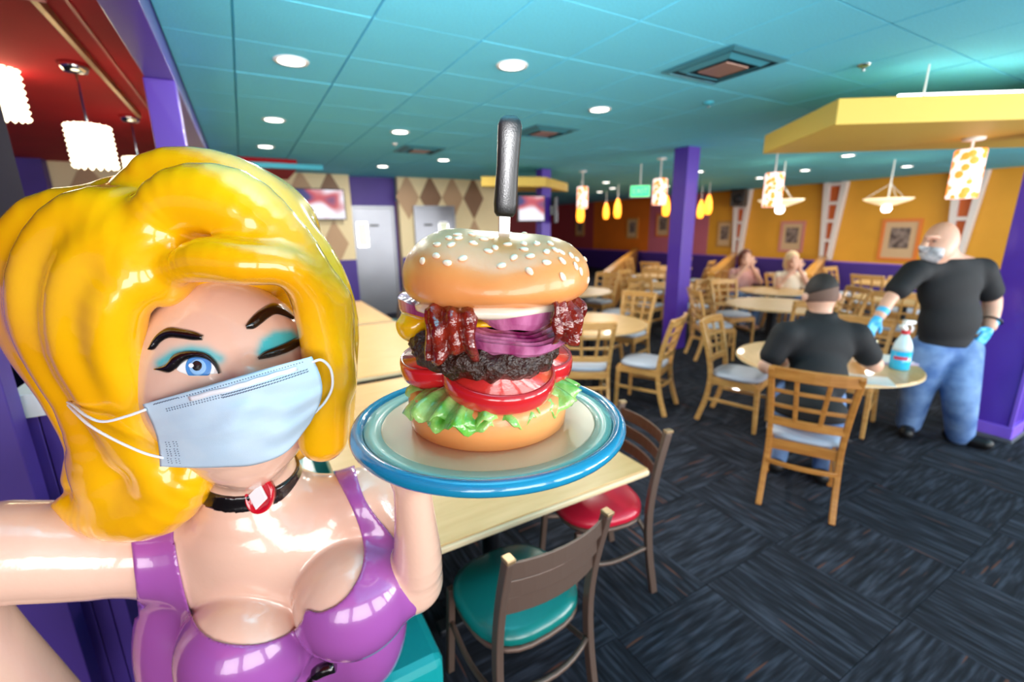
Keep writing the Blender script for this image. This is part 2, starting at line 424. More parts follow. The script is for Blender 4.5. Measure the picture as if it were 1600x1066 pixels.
def sdf_obj(name, D, lo, h, m, parent=None, off=(0, 0, 0), smooth_it=0):
    V, F = nets(D, lo, h)
    me = mesh_from(name, V-np.array(off), F, m)
    o = link(name, me, parent)
    if smooth_it: md = o.modifiers.new('smooth', 'SMOOTH'); md.factor = 0.5; md.iterations = smooth_it
    return o, V
def poly_sd(px, py, poly):              # signed distance to polygon in pixels (negative inside)
    d = np.full(px.shape, 1e9); ins = np.zeros(px.shape, bool); n = len(poly)
    for i in range(n):
        (x0, y0), (x1, y1) = poly[i], poly[(i+1) % n]
        ex, ey = x1-x0, y1-y0; wx, wy = px-x0, py-y0
        t = np.clip((wx*ex+wy*ey)/(ex*ex+ey*ey+1e-9), 0, 1)
        d = np.minimum(d, (wx-ex*t)**2+(wy-ey*t)**2)
        c = ((y0 > py) != (y1 > py)) & (px < (x1-x0)*(py-y0)/((y1-y0) if y1 != y0 else 1e-9)+x0)
        ins ^= c
    d = np.sqrt(d); return np.where(ins, -d, d)
# ================================================================== the room
ZC = 2.83; XW = 13.6; YF = 9.6
fl = struct(MB().bx((-6, -3.6, -0.12), (13.8, 20.2, -0.006)).build('floor', 'carpet'))
TS = 0.61
tiles = []
for i in range(-10, 23):
    for j in range(-6, 33):
        tiles.append(((i+0.5)*TS, (j+0.5)*TS, (i+j) % 2))
def vis(x, y, z, m=40):
    q = (np.array((x, y, z))-CAMP)@RC
    if q[2] < 0.15: return False
    u, v = q[0]/q[2]*FPX+CX, q[1]/q[2]*FPX+CY
    return -m < u < 1600+m and -m < v < 1066+m
tiles = [t for t in tiles if -6 < t[0] < 13.6 and -3.5 < t[1] < 20]
tv = sorted([t for t in tiles if vis(t[0], t[1], 0, 120) and (t[0] > 0.3)], key=lambda t: t[0]**2+t[1]**2)
near = tv[:290]; ns = set(near)
me = MB().box((0, 0, -0.003), (TS-0.003, TS-0.003, 0.006)).build('carpet_tile', 'carpet', fl); me_c = me.data; bpy.data.objects.remove(me)
for x, y, r in near:
    o = link('carpet_tile', me_c, fl); o.location = (x, y, random.uniform(-0.0006, 0.0)); o.rotation_euler = (0, 0, math.pi/2*r)
b = MB()
for t in tiles:
    if t not in ns: b.box((t[0], t[1], -0.003), (TS-0.003, TS-0.003, 0.006))
tag(b.build('far_carpet_tiles', 'carpet', fl), kind='stuff')

ce = struct(MB().bx((-0.24, -3.6, ZC+0.02), (13.8, 20.2, ZC+0.16)).build('ceiling', 'teal_grid'))
def ctile():
    m_ = MB()
    for sy in (-1, 1): m_.box((0, sy*0.304, 0.012), (0.598, 0.601, 0.024))
    o = m_.build('ceiling_tile', 'teal_tile', ce); d = o.data; bpy.data.objects.remove(o); return d
ctd = ctile(); cts = []
for i in range(1, 23):
    for j in range(-4, 16):
        cts.append((0.101-0.305+0.61*i, 1.38+0.61+1.22*j))
cts = [c for c in cts if c[0] < 13.5 and -3.4 < c[1] < 19.6]
cv = sorted([c for c in cts if vis(c[0], c[1], ZC, 150)], key=lambda c: c[0]**2+c[1]**2)[:295]; cs_ = set(cv)
for x, y in cv:
    o = link('ceiling_tile', ctd, ce); o.location = (x, y, ZC+random.uniform(-0.002, 0.001))
ctn = MB()
for sy in (-1, 1): ctn.box((0, sy*0.304, 0.012), (0.312, 0.601, 0.024))
ctn = ctn.build('ceiling_tile', 'teal_tile', ce); ctnd = ctn.data; bpy.data.objects.remove(ctn)
for j in range(-4, 6):
    o = link('ceiling_tile', ctnd, ce); o.location = (-0.062, 1.99+1.22*j, ZC)
b = MB()
for c in cts:
    if c not in cs_: b.box((c[0], c[1], ZC+0.012), (0.598, 1.208, 0.024))
tag(b.build('far_ceiling_tiles', 'teal_tile', ce), kind='stuff')
struct(MB().bx((-6, -3.6, ZC+0.02), (-0.24, 20.2, ZC+0.16)).build('ceiling', 'red_paint'))
struct(MB().bx((-0.365, -3.4, 2.665), (-0.225, YF, ZC+0.02)).build('trim_1', 'purple_gloss', bev=0.004))
t = thing('support_post', 'glossy purple square post under the beam between red and teal ceilings', 'post', (-0.30, 3.62, 0))
MB().bx((-0.075, -0.075, 0), (0.075, 0.075, 2.665)).build('shaft', 'purple_column', t, bev=0.004)
MB().bx((-0.09, -0.09, 0), (0.09, 0.09, 0.12)).build('base', 'purple_trim', t, bev=0.004)
# far soffit with its teal lip
struct(MB().bx((-0.22, 7.9, 2.70), (0.85, YF, ZC+0.019)).build('trim_2', 'red_paint'))
struct(MB().bx((-0.22, 7.80, 2.69), (1.2, 7.90, 2.76)).build('trim_3', 'teal_grid', bev=0.004))
# --- far wall with diamond panels
wf = struct(MB().bx((-6, YF, 0), (1.92, YF+0.15, ZC+0.02)).bx((2.87, YF, 0), (5.2, YF+0.15, ZC+0.02)).build('wall_far', 'cream_wall'))
struct(MB().bx((1.92, YF+0.25, 0), (2.87, YF+0.4, ZC+0.02)).build('wall_recess', 'purple_wall'))
struct(MB().bx((5.2, YF, 0), (5.32, 19.9, ZC+0.02)).build('wall_passage', 'rose_wall'))
struct(MB().bx((5.2, 19.8, 0), (13.8, 19.95, ZC+0.02)).build('wall_back', 'rose_wall'))
def dia(w=0.245, h=0.45):
    o = MB().prism([(w, 0), (0, h), (-w, 0), (0, -h)], 0.012, R=[[1, 0, 0], [0, 0, -1], [0, 1, 0]]).build('diamond_panel', None, wf); d = o.data; bpy.data.objects.remove(o)
    return d
dm = dia(); dA = dm; dA.materials.append(M['diamond_tan']); dB = dm.copy(); dB.materials[0] = M['diamond_brown']
for i in range(-14, 11):
    for j in (0, 1):
        x = 3.06+0.5*i; z = 2.44-0.9*j
        if not (-2.4 < x < -0.6 or 0.5 < x < 1.7 or 3.0 < x < 5.0): continue
        if 3.0 < x < 4.2 and j == 1: continue
        o = link('diamond_panel', dA if (i+j) % 2 == 0 else dB, wf); o.location = (x, YF, z)
struct(MB().bx((-6, YF-0.02, 0), (1.92, YF, 1.22)).bx((2.87, YF-0.02, 0), (3.14, YF, 1.22)).bx((4.04, YF-0.02, 0), (5.2, YF, 1.22)).build('trim_4', 'purple_wall'))
struct(MB().bx((-3.4, YF-0.25, 0), (-2.35, YF-0.02, ZC+0.02)).build('wall_pier', 'purple_wall'))
def door(n, x0, x1, y, z1, winx, hx):
    d = struct(MB().bx((x0, y-0.05, 0.02), (x1, y, z1)).build('door_%d' % n, 'steel', bev=0.006))
    MB().bx((winx-0.11, y-0.056, 1.45), (winx+0.11, y-0.0505, 1.95)).build('window_frame', 'chrome', d, bev=0.004)
    MB().bx((winx-0.09, y-0.060, 1.48), (winx+0.09, y-0.0565, 1.92)).build('window_pane', mat('door_glass_%d' % n, (214, 220, 190), 0.15, emit=(220, 226, 190), estr=0.12), d)  # pane given a faint glow of its own, no lamp behind it
    MB().bx((hx-0.09, y-0.060, 1.86), (hx+0.09, y-0.0505, 1.90)).build('sign_plate', 'black_plastic', d)
    f = MB()
    f.bx((x0-0.05, y-0.07, 0), (x0, y, z1+0.05)).bx((x1, y-0.07, 0), (x1+0.05, y, z1+0.05)).bx((x0, y-0.07, z1), (x1, y, z1+0.05))
    f.build('door_frame', 'steel', d, bev=0.004)
door(1, 2.0, 2.76, YF+0.25, 2.22, 2.13, 2.38)
door(2, 3.20, 4.02, YF-0.005, 2.22, 3.80, 3.45)
# --- right wall
wr = struct(MB().bx((XW, -3.6, 0), (XW+0.15, 9.95, ZC+0.02)).build('wall_right', 'yellow_wall'))
for n, (a, c_, mm) in enumerate(((9.95, 10.35, 'yellow_wall'), (10.35, 13.0, 'pink_wall'), (13.0, 16.3, 'orange_wall'), (16.3, 19.9, 'rose_wall'))):
    struct(MB().bx((XW, a, 0), (XW+0.15, c_, ZC+0.02)).build('wall_right_panel_%d' % (n+1), mm))
struct(MB().bx((XW-0.02, -3.6, 0), (XW, 19.8, 0.78)).build('baseboard_right', 'purple_wall'))
struct(MB().bx((XW-0.03, -3.6, 0.78), (XW, 19.8, 0.81)).build('trim_5', 'purple_trim'))
# left and rear walls (out of frame), rear wall with shop windows
struct(MB().bx((-6.12, -3.6, 0), (-6, YF+0.15, ZC+0.02)).build('wall_left', 'purple_wall'))
rw = MB().bx((-6, -3.6, 0), (13.75, -3.45, 0.45)).bx((-6, -3.6, 2.65), (13.75, -3.45, ZC+0.02))
for x in (-6, -3.95, -1.25, 1.45, 4.15, 6.85, 9.5, 11.5, 13.45): rw.bx((x, -3.6, 0.45), (x+0.3, -3.45, 2.65))
struct(rw.build('wall_rear', 'purple_wall'))
# --- truss pilasters
def truss(y, label):
    t = thing('truss_pilaster', label, 'pilaster', (XW-0.09, y, 0.0))
    zt, zb, wt, wb = ZC, 0.84, 0.27, 0.13
    hw = lambda z: wb+(wt-wb)*(z-zb)/(zt-zb)
    for s in (-1, 1):
        MB().sweep([(0, s*(hw(zb)-0.045), zb), (0, s*(hw(zt)-0.06), zt-0.002)], [0.085, 0.13], 0.16, up=(1, 0, 0)).build('side_rail', 'truss_white', t, bev=0.004)
    for z in (zb+0.05, 1.35, 1.85, 2.3, zt-0.06):
        MB().box((0, 0, z), (0.15, 2*hw(z)-0.09, 0.08)).build('cross_bar', 'truss_white', t, bev=0.003)
    P = np.array([[(0.045, -hw(zb)+0.05, zb), (0.045, hw(zb)-0.05, zb)], [(0.045, -hw(zt)+0.05, zt-0.01), (0.045, hw(zt)-0.05, zt-0.01)]])
    MB().grid(P).build('orange_panel', 'truss_orange', t, solid=0.02)
truss(9.15, 'tapered white truss pilaster beside the black wall speaker')
truss(6.55, 'tapered white truss pilaster between the pink framed and orange framed pictures')
truss(3.95, 'tapered white truss pilaster behind the standing bald man')
# --- knee walls with oak caps, running out from the right wall
def knee(p, q, z, label):
    p = np.array(p[:2]); q = np.array(q[:2]); L = np.linalg.norm(q-p); a = math.atan2(q[1]-p[1], q[0]-p[0])
    t = thing('knee_wall', label, 'partition', (p[0], p[1], 0), a)
    MB().bx((0, -0.05, 0), (L, 0.05, z-0.05)).build('panel', 'knee_tan', t)
    MB().bx((-0.06, -0.085, z-0.05), (L, 0.085, z)).build('cap', 'oak_cap', t, bev=0.012)
    MB().bx((-0.07, -0.06, 0), (0.0, 0.06, z-0.05)).build('end_post', 'wood', t, bev=0.004)
KA1 = onz(1262, 428, 0.95); KA2 = onz(1112, 426, 0.95); KA3 = onz(948, 424, 0.95)
knee(KA1, (XW-0.2, 6.55), 0.95, 'oak capped tan knee wall running to the pilaster behind the seated man')
knee(KA2, (XW-0.2, 9.15), 0.95, 'oak capped tan knee wall running to the pilaster by the speaker')
knee(KA3, (XW-0.2, 13.4), 0.95, 'oak capped tan knee wall in front of the orange wall panel')
# --- columns
def column(x, y, s, label, base=True):
    t = thing('square_column', label, 'column', (x, y, 0))
    MB().bx((-s/2, -s/2, 0), (s/2, s/2, ZC)).build('shaft', 'purple_column', t, bev=0.006)
    if base:
        b_ = MB().bx((-s/2-0.02, -s/2-0.02, 0.03), (s/2+0.02, s/2+0.02, 0.13)).build('plinth', 'purple_trim', t, bev=0.006)
        MB().bx((-s/2-0.03, -s/2-0.03, 0), (s/2+0.03, s/2+0.03, 0.03)).build('foot_plate', 'steel', b_)
        for sx, sy in ((-1, -1), (1, -1)):
            MB().bx((sx*s/2-0.012, sy*s/2-0.012, 0.13), (sx*s/2+0.012, sy*s/2+0.012, ZC-0.01)).build('corner_guard', 'purple_trim', t)
column(5.46, 4.60, 0.24, 'square purple column standing beyond the empty round table', False)
column(5.46, 1.11, 0.29, 'thick square purple column with plinth beside the standing man')
column(4.97, 7.42, 0.20, 'slim purple column under the small far yellow canopy', False)
# --- hanging yellow canopies
def canopy(p0, e1, e2, L1, L2, z0, z1, label, rods):
    e1 = _n([*e1, 0]); e2 = _n([*e2, 0]); p0 = np.array([*p0[:2], 0])
    c = p0+e1*L1/2+e2*L2/2
    t = thing('hanging_canopy', label, 'canopy', (c[0], c[1], z0))
    q = [p0-c, p0-c+e1*L1, p0-c+e1*L1+e2*L2, p0-c+e2*L2]
    MB().prism([(v[0], v[1]) for v in q], z1-z0).build('slab', 'canopy_yellow', t, bev=0.006)
    for a, b_ in rods:
        r = p0-c+e1*a+e2*b_
        MB().tube([(r[0], r[1], z1-z0), (r[0], r[1], ZC-z0-0.001)], 0.006, 6).build('hanger_rod', 'white_plastic', t)
    if L1 > 3:
        tb_ = p0-c+e1*0.45+e2*0.12
        MB().tube([tb_+UP*(z1-z0+0.02), tb_+e1*0.9+UP*(z1-z0+0.02)], 0.02, 10).build('cove_tube', 'lamp_white', t, smooth=True)
    return c
canopy(onz(1305, 195, 2.45), (0.83, -0.56), (0.62, 0.78), 4.2, 1.3, 2.45, 2.615, 'long mustard yellow canopy slab hung over the men at the table', [(0.6, 0.1), (2.2, 0.2), (2.2, 1.1)])
canopy(onz(752, 291, 2.5), (0.95, -0.31), (0.8, 0.6), 1.15, 1.4, 2.50, 2.66, 'small yellow canopy slab around the slim far column', [(0.3, 0.3), (0.9, 1.0)])
# --- ceiling fittings
def downlight(px, py):
    p = onz(px, py, ZC)
    t = thing('downlight', 'round recessed white downlight set in the teal ceiling', 'light', (p[0], p[1], ZC-0.004), 0, 'recessed ceiling downlights')
    MB().lathe([(0.075, 0.0), (0.098, -0.004), (0.105, 0.004), (0.08, 0.006)], 24).build('trim_ring', 'white_plastic', t, smooth=True)
    MB().lathe([(0.0005, -0.0025), (0.078, -0.0025), (0.078, 0.002), (0.0005, 0.002)], 24).build('lens', 'lamp_white', t)
    l = bpy.data.lights.new('downlight_lamp', 'AREA'); l.shape = 'DISK'; l.size = 0.14; l.energy = 24; l.color = (1, 0.93, 0.82)
    o = bpy.data.objects.new('downlight_lamp', l); COL.objects.link(o); o.parent = t; o.location = (0, 0, -0.012)
for p in ((455, 95), (800, 102), (937, 171), (428, 187), (625, 206), (415, 229), (598, 260), (693, 250), (1325, 243), (1417, 260), (1258, 266), (1187, 278), (1092, 268), (947, 285), (957, 294), (937, 300), (1041, 291)):
    downlight(*p)
def diffuser(px, py, label, s=0.56):
    p = onz(px, py, ZC); t = thing('air_diffuser', label, 'vent', (p[0], p[1], ZC-0.003))
    MB().bx((-s/2, -s/2, -0.001), (s/2, s/2, 0.0005)).build('duct_backing', 'duct_dark', t)
    for k, (a, b_, z0) in enumerate(((0.5, 0.43, -0.012), (0.36, 0.29, -0.022))):
        r = MB()
        for sx in (0, 1, 2, 3):
            R = rotm((0, 0, 1), sx*math.pi/2)
            V = [R@np.array(v) for v in ((-a*s, -a*s, -0.002), (a*s, -a*s, -0.002), (b_*s, -b_*s, z0), (-b_*s, -b_*s, z0))]
            r.add(V, [(0, 1, 2, 3)])
        r.build('louvre_ring', 'diffuser_blue', t, solid=0.004)
    MB().bx((-0.2*s, -0.2*s, -0.026), (0.2*s, 0.2*s, -0.016)).build('centre_plate', 'diffuser_inner', t, bev=0.003)
diffuser(1130, 103, 'large square metal air diffuser near the long yellow canopy')
diffuser(655, 234, 'square air diffuser above the steel kitchen doors')
diffuser(850, 206, 'square air diffuser behind the knife handle')
def disc(px, py, r, label, nm, m):
    p = onz(px, py, ZC); t = thing(nm, label, 'sprinkler' if nm == 'sprinkler_head' else 'ceiling fitting', (p[0], p[1], ZC))
    MB().lathe([(0.0005, -0.018), (r*0.5, -0.018), (r, -0.003), (r, 0.0), (0.0005, 0.0)], 20).build('escutcheon', m, t, smooth=True)
    MB().lathe([(0.0005, -0.04), (r*0.35, -0.038), (r*0.12, -0.03), (r*0.12, -0.018), (0.0005, -0.018)], 14).build('deflector', 'chrome', t, smooth=True)
disc(1350, 101, 0.04, 'small metal sprinkler head by the long canopy hanger', 'sprinkler_head', 'chrome')
disc(617, 224, 0.035, 'small pale sprinkler head above the kitchen doors', 'sprinkler_head', 'white_plastic')
disc(1107, 160, 0.05, 'small teal ceiling disc below the large diffuser', 'ceiling_disc', 'teal_grid')
# --- pendants
def lantern(px, py, z0, z1, r, label, zt=ZC):
    p = onz(px, py, ZC) if zt == ZC else onz(px, py, zt)
    t = thing('pendant_lantern', label, 'lamp', (p[0], p[1], z0), 0.4, 'cylinder pendant lanterns')
    MB().lathe([(r*0.96, 0), (r, 0.01), (r, z1-z0-0.01), (r*0.92, z1-z0)], 24).build('shade', 'lantern', t, smooth=False)
    MB().tube([(0, 0, z1-z0), (0, 0, zt-z0-0.02)], 0.009, 8).build('stem', 'white_plastic', t)
    MB().lathe([(0.0005, zt-z0-0.03), (0.07, zt-z0-0.022), (0.075, zt-z0-0.001), (0.0005, zt-z0-0.001)], 18).build('ceiling_rose', 'white_plastic', t, smooth=True)
lantern(1217, 222, 2.02, 2.45, 0.115, 'patterned white and orange cylinder lantern hanging in front of the yellow wall')
lantern(1034, 247, 2.12, 2.52, 0.11, 'patterned cylinder lantern hanging beside the purple column')
lantern(911, 267, 2.14, 2.54, 0.105, 'patterned cylinder lantern hanging by the small canopy')
lantern(1522, 215, 1.98, 2.36, 0.10, 'large patterned cylinder lantern hung under the long yellow canopy', 2.45)
def orange_lamp(px, py, d, label):
    p = at(px, py, d); t = thing('amber_pendant', label, 'lamp', tuple(p), 0, 'small amber glass pendants')
    MB().lathe([(0.02, -0.24), (0.07, -0.22), (0.095, -0.1), (0.08, 0.08), (0.04, 0.2), (0.03, 0.24)], 18).build('glass_shade', 'lamp_orange', t, smooth=True)
    MB().tube([(0, 0, 0.24), (0, 0, ZC-p[2]-0.001)], 0.008, 6).build('stem', 'white_plastic', t)
for a in ((907, 331, 11.0), (965, 326, 12.2), (1041, 322, 11.6), (1107, 320, 12.0), (947, 330, 14.5), (1095, 327, 13.0)):
    orange_lamp(*a, 'small glowing amber glass pendant hanging before the orange and pink walls')
def bowl(px, py, s, label):
    p = at(px, py, s); t = thing('bowl_pendant', label, 'lamp', tuple(p))
    MB().lathe([(0.0005, -0.02), (0.10, -0.01), (0.30, 0.06), (0.36, 0.10), (0.35, 0.105), (0.1, 0.01), (0.0005, 0.0)], 28).build('bowl', 'lamp_bowl', t, smooth=True)
    MB().lathe([(0.0005, -0.13), (0.05, -0.12), (0.075, -0.07), (0.06, -0.02), (0.0005, -0.015)], 16).build('finial_globe', 'lamp_white', t, smooth=True)
    MB().tube([(0, 0, 0.01), (0, 0, ZC-p[2]-0.001)], 0.012, 8).build('stem', 'white_plastic', t)
    for k in range(3):
        a = k*2.1; MB().tube([(0.33*math.cos(a), 0.33*math.sin(a), 0.1), (0.01, 0, 0.35)], 0.004, 5).build('chain', 'white_plastic', t)
bowl(1219, 322, 8.2, 'shallow cream bowl pendant hanging behind the patterned lantern')
bowl(1386, 320, 8.2, 'shallow cream bowl pendant hanging above the orange framed picture')
# --- crystal chandeliers under the red ceiling
def chand(x, y, z0, label, w=0.17, h=0.27):
    t = thing('crystal_pendant', label, 'chandelier', (x, y, z0))
    MB().lathe([(w*0.4, 0.02), (w*0.42, h), (0.0005, h)], 20).build('lamp_core', 'crystal', t)
    b_ = MB(); n = 16; r0 = 0.0155
    for k in range(n):
        for j in range(9):
            a = 2*math.pi*(k+0.5*(j % 2))/n; zc = h-(j+0.5)*h/9
            c = np.array((w/2*math.cos(a), w/2*math.sin(a), zc))
            b_.add(c+r0*np.array([(1,0,0),(-1,0,0),(0,1,0),(0,-1,0),(0,0,1.1),(0,0,-1.1)]), [(0,2,4),(2,1,4),(1,3,4),(3,0,4),(2,0,5),(1,2,5),(3,1,5),(0,3,5)])
    tag(b_.build('crystal_strands', 'crystal', t), kind='stuff')
    MB().tube([(0, 0, h), (0, 0, ZC-z0-0.02)], 0.008, 8).build('rod', 'chrome', t)
    MB().lathe([(0.0005, ZC-z0-0.035), (0.06, ZC-z0-0.03), (0.085, ZC-z0+0.019), (0.0005, ZC-z0+0.019)], 20).build('canopy_plate', 'chrome', t, smooth=True)
c1 = onz(116, 105, ZC); c2 = onz(203, 185, ZC)
chand(c1[0], c1[1], 2.22, 'glowing square crystal pendant under the red ceiling, nearer of the rod hung pair', 0.22, 0.27)
chand(c2[0], c2[1], 2.22, 'glowing crystal pendant half hidden behind the yellow hair', 0.22, 0.27)
p = at(2, 140, 3.3); chand(p[0], p[1], p[2]-0.19, 'glowing crystal pendant beside the shaded purple pillar', 0.20, 0.38)
ra = onz(73, 17, ZC); rb = onz(226, 181, ZC)
t = thing('ceiling_track', 'dull gold track rail fixed to the red ceiling', 'rail', (ra[0], ra[1], ZC-0.01))
MB().bx((-0.014, -0.2, -0.014), (0.014, rb[1]-ra[1], 0.029)).build('rail', mat('brass', (176, 138, 92), 0.4, metal=0.4), t, bev=0.003)
MB().bx((-0.05, -0.45, -0.025), (0.05, -0.2, 0.029)).build('feed_box', mat('pink_paint', (206, 96, 110), 0.5), t, bev=0.006)
MB().bx((0.10, -0.3, 0.017), (0.115, rb[1]-ra[1]+0.3, 0.029)).build('conduit', mat('conduit_red', (190, 52, 36), 0.5), t)
# --- televisions
def tv(c, w, h, rz, label):
    t = thing('television', label, 'television', tuple(c), rz)
    MB().bx((-w/2, -0.03, -h/2), (w/2, 0.03, h/2)).build('casing', 'screen_frame', t, bev=0.006)
    MB().bx((-w/2+0.02, -0.034, -h/2+0.02), (w/2-0.02, -0.0305, h/2-0.02)).build('screen', 'screen', t)
    MB().bx((-0.1, 0.03, -0.08), (0.1, 0.10, 0.08)).build('wall_bracket', 'black_plastic', t)
tv((1.32, YF-0.13, 2.27), 0.92, 0.56, 0, 'wall television with a pale bright picture beside the steel door')
tv((4.62, 7.3, 2.13), 0.52, 0.46, -0.25, 'television on the slim far column, facing the dining room')
tv((5.16, 7.3, 2.10), 0.5, 0.46, 1.0, 'television on the slim far column, turned towards the orange wall')
# --- exit sign, speaker
p = at(1000, 299, 8.3); t = thing('exit_sign', 'green lit exit sign hanging from the ceiling', 'sign', tuple(p), math.radians(-42))
MB().bx((-0.17, -0.025, -0.1), (0.17, 0.025, 0.1)).build('housing', 'white_plastic', t, bev=0.008)
MB().bx((-0.155, -0.029, -0.085), (0.155, -0.0255, 0.085)).build('face', 'exit_green', t)
MB().tube([(0, 0, 0.1), (0, 0, ZC-p[2]-0.001)], 0.01, 6).build('stem', 'white_plastic', t)
cu = bpy.data.curves.new('exit_letters', 'FONT'); cu.body = 'EXIT'; cu.size = 0.13; cu.align_x = 'CENTER'; cu.align_y = 'CENTER'; cu.extrude = 0.001
tmp = bpy.data.objects.new('tmp', cu); COL.objects.link(tmp); bpy.context.view_layer.update()
mt = bpy.data.meshes.new_from_object(tmp.evaluated_get(bpy.context.evaluated_depsgraph_get())); bpy.data.objects.remove(tmp)
mt.materials.clear(); mt.materials.append(M['white_plastic']); lo_ = link('letters', mt, t); lo_.rotation_euler = (math.pi/2, 0, 0); lo_.location = (0, -0.031, 0)
p = onx(1155, 307, XW-0.42); t = thing('wall_speaker', 'black box speaker mounted high on the orange wall', 'speaker', tuple(p), math.radians(-70))
MB().bx((-0.2, -0.16, -0.29), (0.2, 0.16, 0.29)).build('cabinet', 'black_plastic', t, bev=0.02)
MB().lathe([(0.13, 0), (0.14, 0.012), (0.05, 0.004), (0.0005, 0.004)], 20, c=(0, -0.16, -0.08), R=rotm((1, 0, 0), math.pi/2)).build('woofer', 'iron', t, smooth=True)
MB().bx((-0.05, 0.16, -0.05), (0.05, 0.36, 0.05)).build('bracket', 'black_plastic', t)
# --- framed pictures on the right wall
def picture(px, py, w, h, fm, label, x=XW):
    p = onx(px, py, x-0.02); t = thing('framed_picture', label, 'picture', (x-0.02, p[1], p[2]))
    f = MB(); k = 0.07
    f.bx((-0.02, -w/2, -h/2), (0.019, w/2, -h/2+k)).bx((-0.02, -w/2, h/2-k), (0.019, w/2, h/2)).bx((-0.02, -w/2, -h/2+k), (0.019, -w/2+k, h/2-k)).bx((-0.02, w/2-k, -h/2+k), (0.019, w/2, h/2-k))
    f.build('frame', fm, t)
    MB().bx((-0.004, -w/2+k, -h/2+k), (0.016, w/2-k, h/2-k)).build('mount', 'print_mat', t)
    MB().bx((-0.008, -w/4, -h/5), (-0.0045, w/4, h/3.4)).build('print', 'print_dark', t)
picture(1405, 375, 0.78, 0.98, 'frame_orange', 'large orange framed picture on the yellow wall by the standing man')
picture(1237, 370, 0.68, 0.86, 'frame_pink', 'pink framed picture on the yellow wall between two white pilasters')
picture(1132, 366, 0.56, 0.84, 'frame_tan', 'tan framed picture below the black wall speaker')
picture(1036, 352, 0.66, 0.84, 'frame_orange', 'dark print in orange frame on the pink wall panel')
picture(988, 357, 0.6, 0.8, 'frame_tan', 'small tan framed print on the orange wall panel')
picture(906, 355, 0.6, 0.8, 'frame_tan', 'small framed print on the dark rose wall panel')
# --- left: purple pillar with shade in its colour, pony wall, purple panel
t = thing('square_pillar', 'purple full height pillar behind the statue hair, its colour darkened as shade', 'pillar', (-1.095, 2.65, 0))
MB().bx((-0.3, -0.2, 0), (0.3, 0.2, ZC+0.019)).build('shaft', 'purple_shaded', t, bev=0.005)
t = thing('pony_wall', 'purple pony wall with white cap behind the statue arm', 'partition', (-0.64, 2.0, 0))
for k in range(3):
    MB().bx((-0.07+0.047*k, 0.0, 0), (-0.07+0.047*k+0.044, 0.35, 1.22)).build('plank', 'purple_wall', t, bev=0.003)
MB().bx((-0.066, 0.01, 0), (0.066, 0.34, 1.2)).build('core', 'purple_wall', t)
MB().bx((-0.085, -0.02, 1.22), (0.085, 0.36, 1.30)).build('cap', 'white_plastic', t, bev=0.003)
t = thing('wall_panel', 'purple painted panel wall standing left of the pony wall', 'partition', (-1.1, 1.86, 0))
MB().bx((-0.4, 0.0, 0), (0.425, 0.09, 1.72)).build('panel', 'purple_wall', t, bev=0.004)
MB().bx((-0.4, -0.012, 0), (0.425, 0.0, 0.14)).build('skirting', 'purple_trim', t, bev=0.003)
# ================================================================== furniture
def wood_chair(label, group, wood='wood'):
    t = thing('dining_chair', label, 'chair', (0, 0, 0), 0, group)
    for s in (-1, 1):
        pts = catmull([(s*0.20, -0.30, 0), (s*0.195, -0.235, 0.22), (s*0.192, -0.21, 0.45), (s*0.205, -0.25, 0.70), (s*0.225, -0.325, 0.955)], 3)
        MB().sweep(pts, 0.034, 0.042, up=(0, 1, 0)).build('back_post', wood, t, bev=0.006)
        MB().sweep([(s*0.195, 0.205, 0), (s*0.19, 0.19, 0.43)], [0.03, 0.04], [0.03, 0.04], up=(0, 1, 0)).build('front_leg', wood, t, bev=0.005)
    def bow(z, y0, w, h, d, nm, dip=0.035):
        X = np.linspace(-w, w, 7); P = [(x, y0-dip*(1-(x/w)**2), z) for x in X]
        MB().sweep(P, d, h, up=(0, 0, 1)).build(nm, wood, t, bev=0.005)
    yb = lambda z: np.interp(z, [0.45, 0.70, 0.955], [-0.21, -0.25, -0.325])
    bow(0.925, yb(0.925), 0.225, 0.075, 0.028, 'top_rail')
    for z in (0.80, 0.695): bow(z, yb(z), 0.21, 0.024, 0.02, 'lattice_rail', 0.022)
    bow(0.585, yb(0.585), 0.20, 0.055, 0.024, 'lower_rail', 0.022)
    for s in (-1, 1):
        P = [(s*0.066+s*0.006*k, yb(z)-0.022, z) for k, z in enumerate((0.60, 0.70, 0.80, 0.90))]
        MB().sweep(P, 0.026, 0.016, up=(0, 1, 0)).build('lattice_slat', wood, t, bev=0.004)
    f = MB()
    for a, b_ in (((-0.19, 0.19), (0.19, 0.19)), ((-0.19, -0.21), (0.19, -0.21)), ((-0.19, -0.21), (-0.19, 0.19)), ((0.19, -0.21), (0.19, 0.19))):
        f.sweep([(*a, 0.415), (*b_, 0.415)], 0.024, 0.07)
    f.build('seat_frame', wood, t, bev=0.004)
    c = MB(); n = 24
    prof = [(0.0, 0.448), (0.9, 0.448), (1.0, 0.462), (0.98, 0.485), (0.8, 0.497), (0.0, 0.502)]
    def sq(p, a, r, z):
        e = 0.32; ca, sa = math.cos(a), math.sin(a)
        return np.array((0.225*r*math.copysign(abs(ca)**(2*e), ca), 0.215*r*math.copysign(abs(sa)**(2*e), sa)-0.01, z))
    c.lathe([(max(r, 0.002), z) for r, z in prof], n, fn=sq).build('seat_cushion', 'cushion', t, smooth=True)
    for a, b_ in (((-0.192, -0.225), (-0.192, 0.195)), ((0.192, -0.225), (0.192, 0.195))):
        MB().sweep([(*a, 0.23), (*b_, 0.23)], 0.02, 0.028).build('stretcher', wood, t, bev=0.003)
    X = np.linspace(-0.19, 0.19, 7); MB().sweep([(x, -0.235-0.03*(1-(x/0.19)**2), 0.30) for x in X], 0.02, 0.028).build('stretcher', wood, t, bev=0.003)
    return t
G1 = 'light wood lattice back chairs'
chair0 = None; chair1 = None
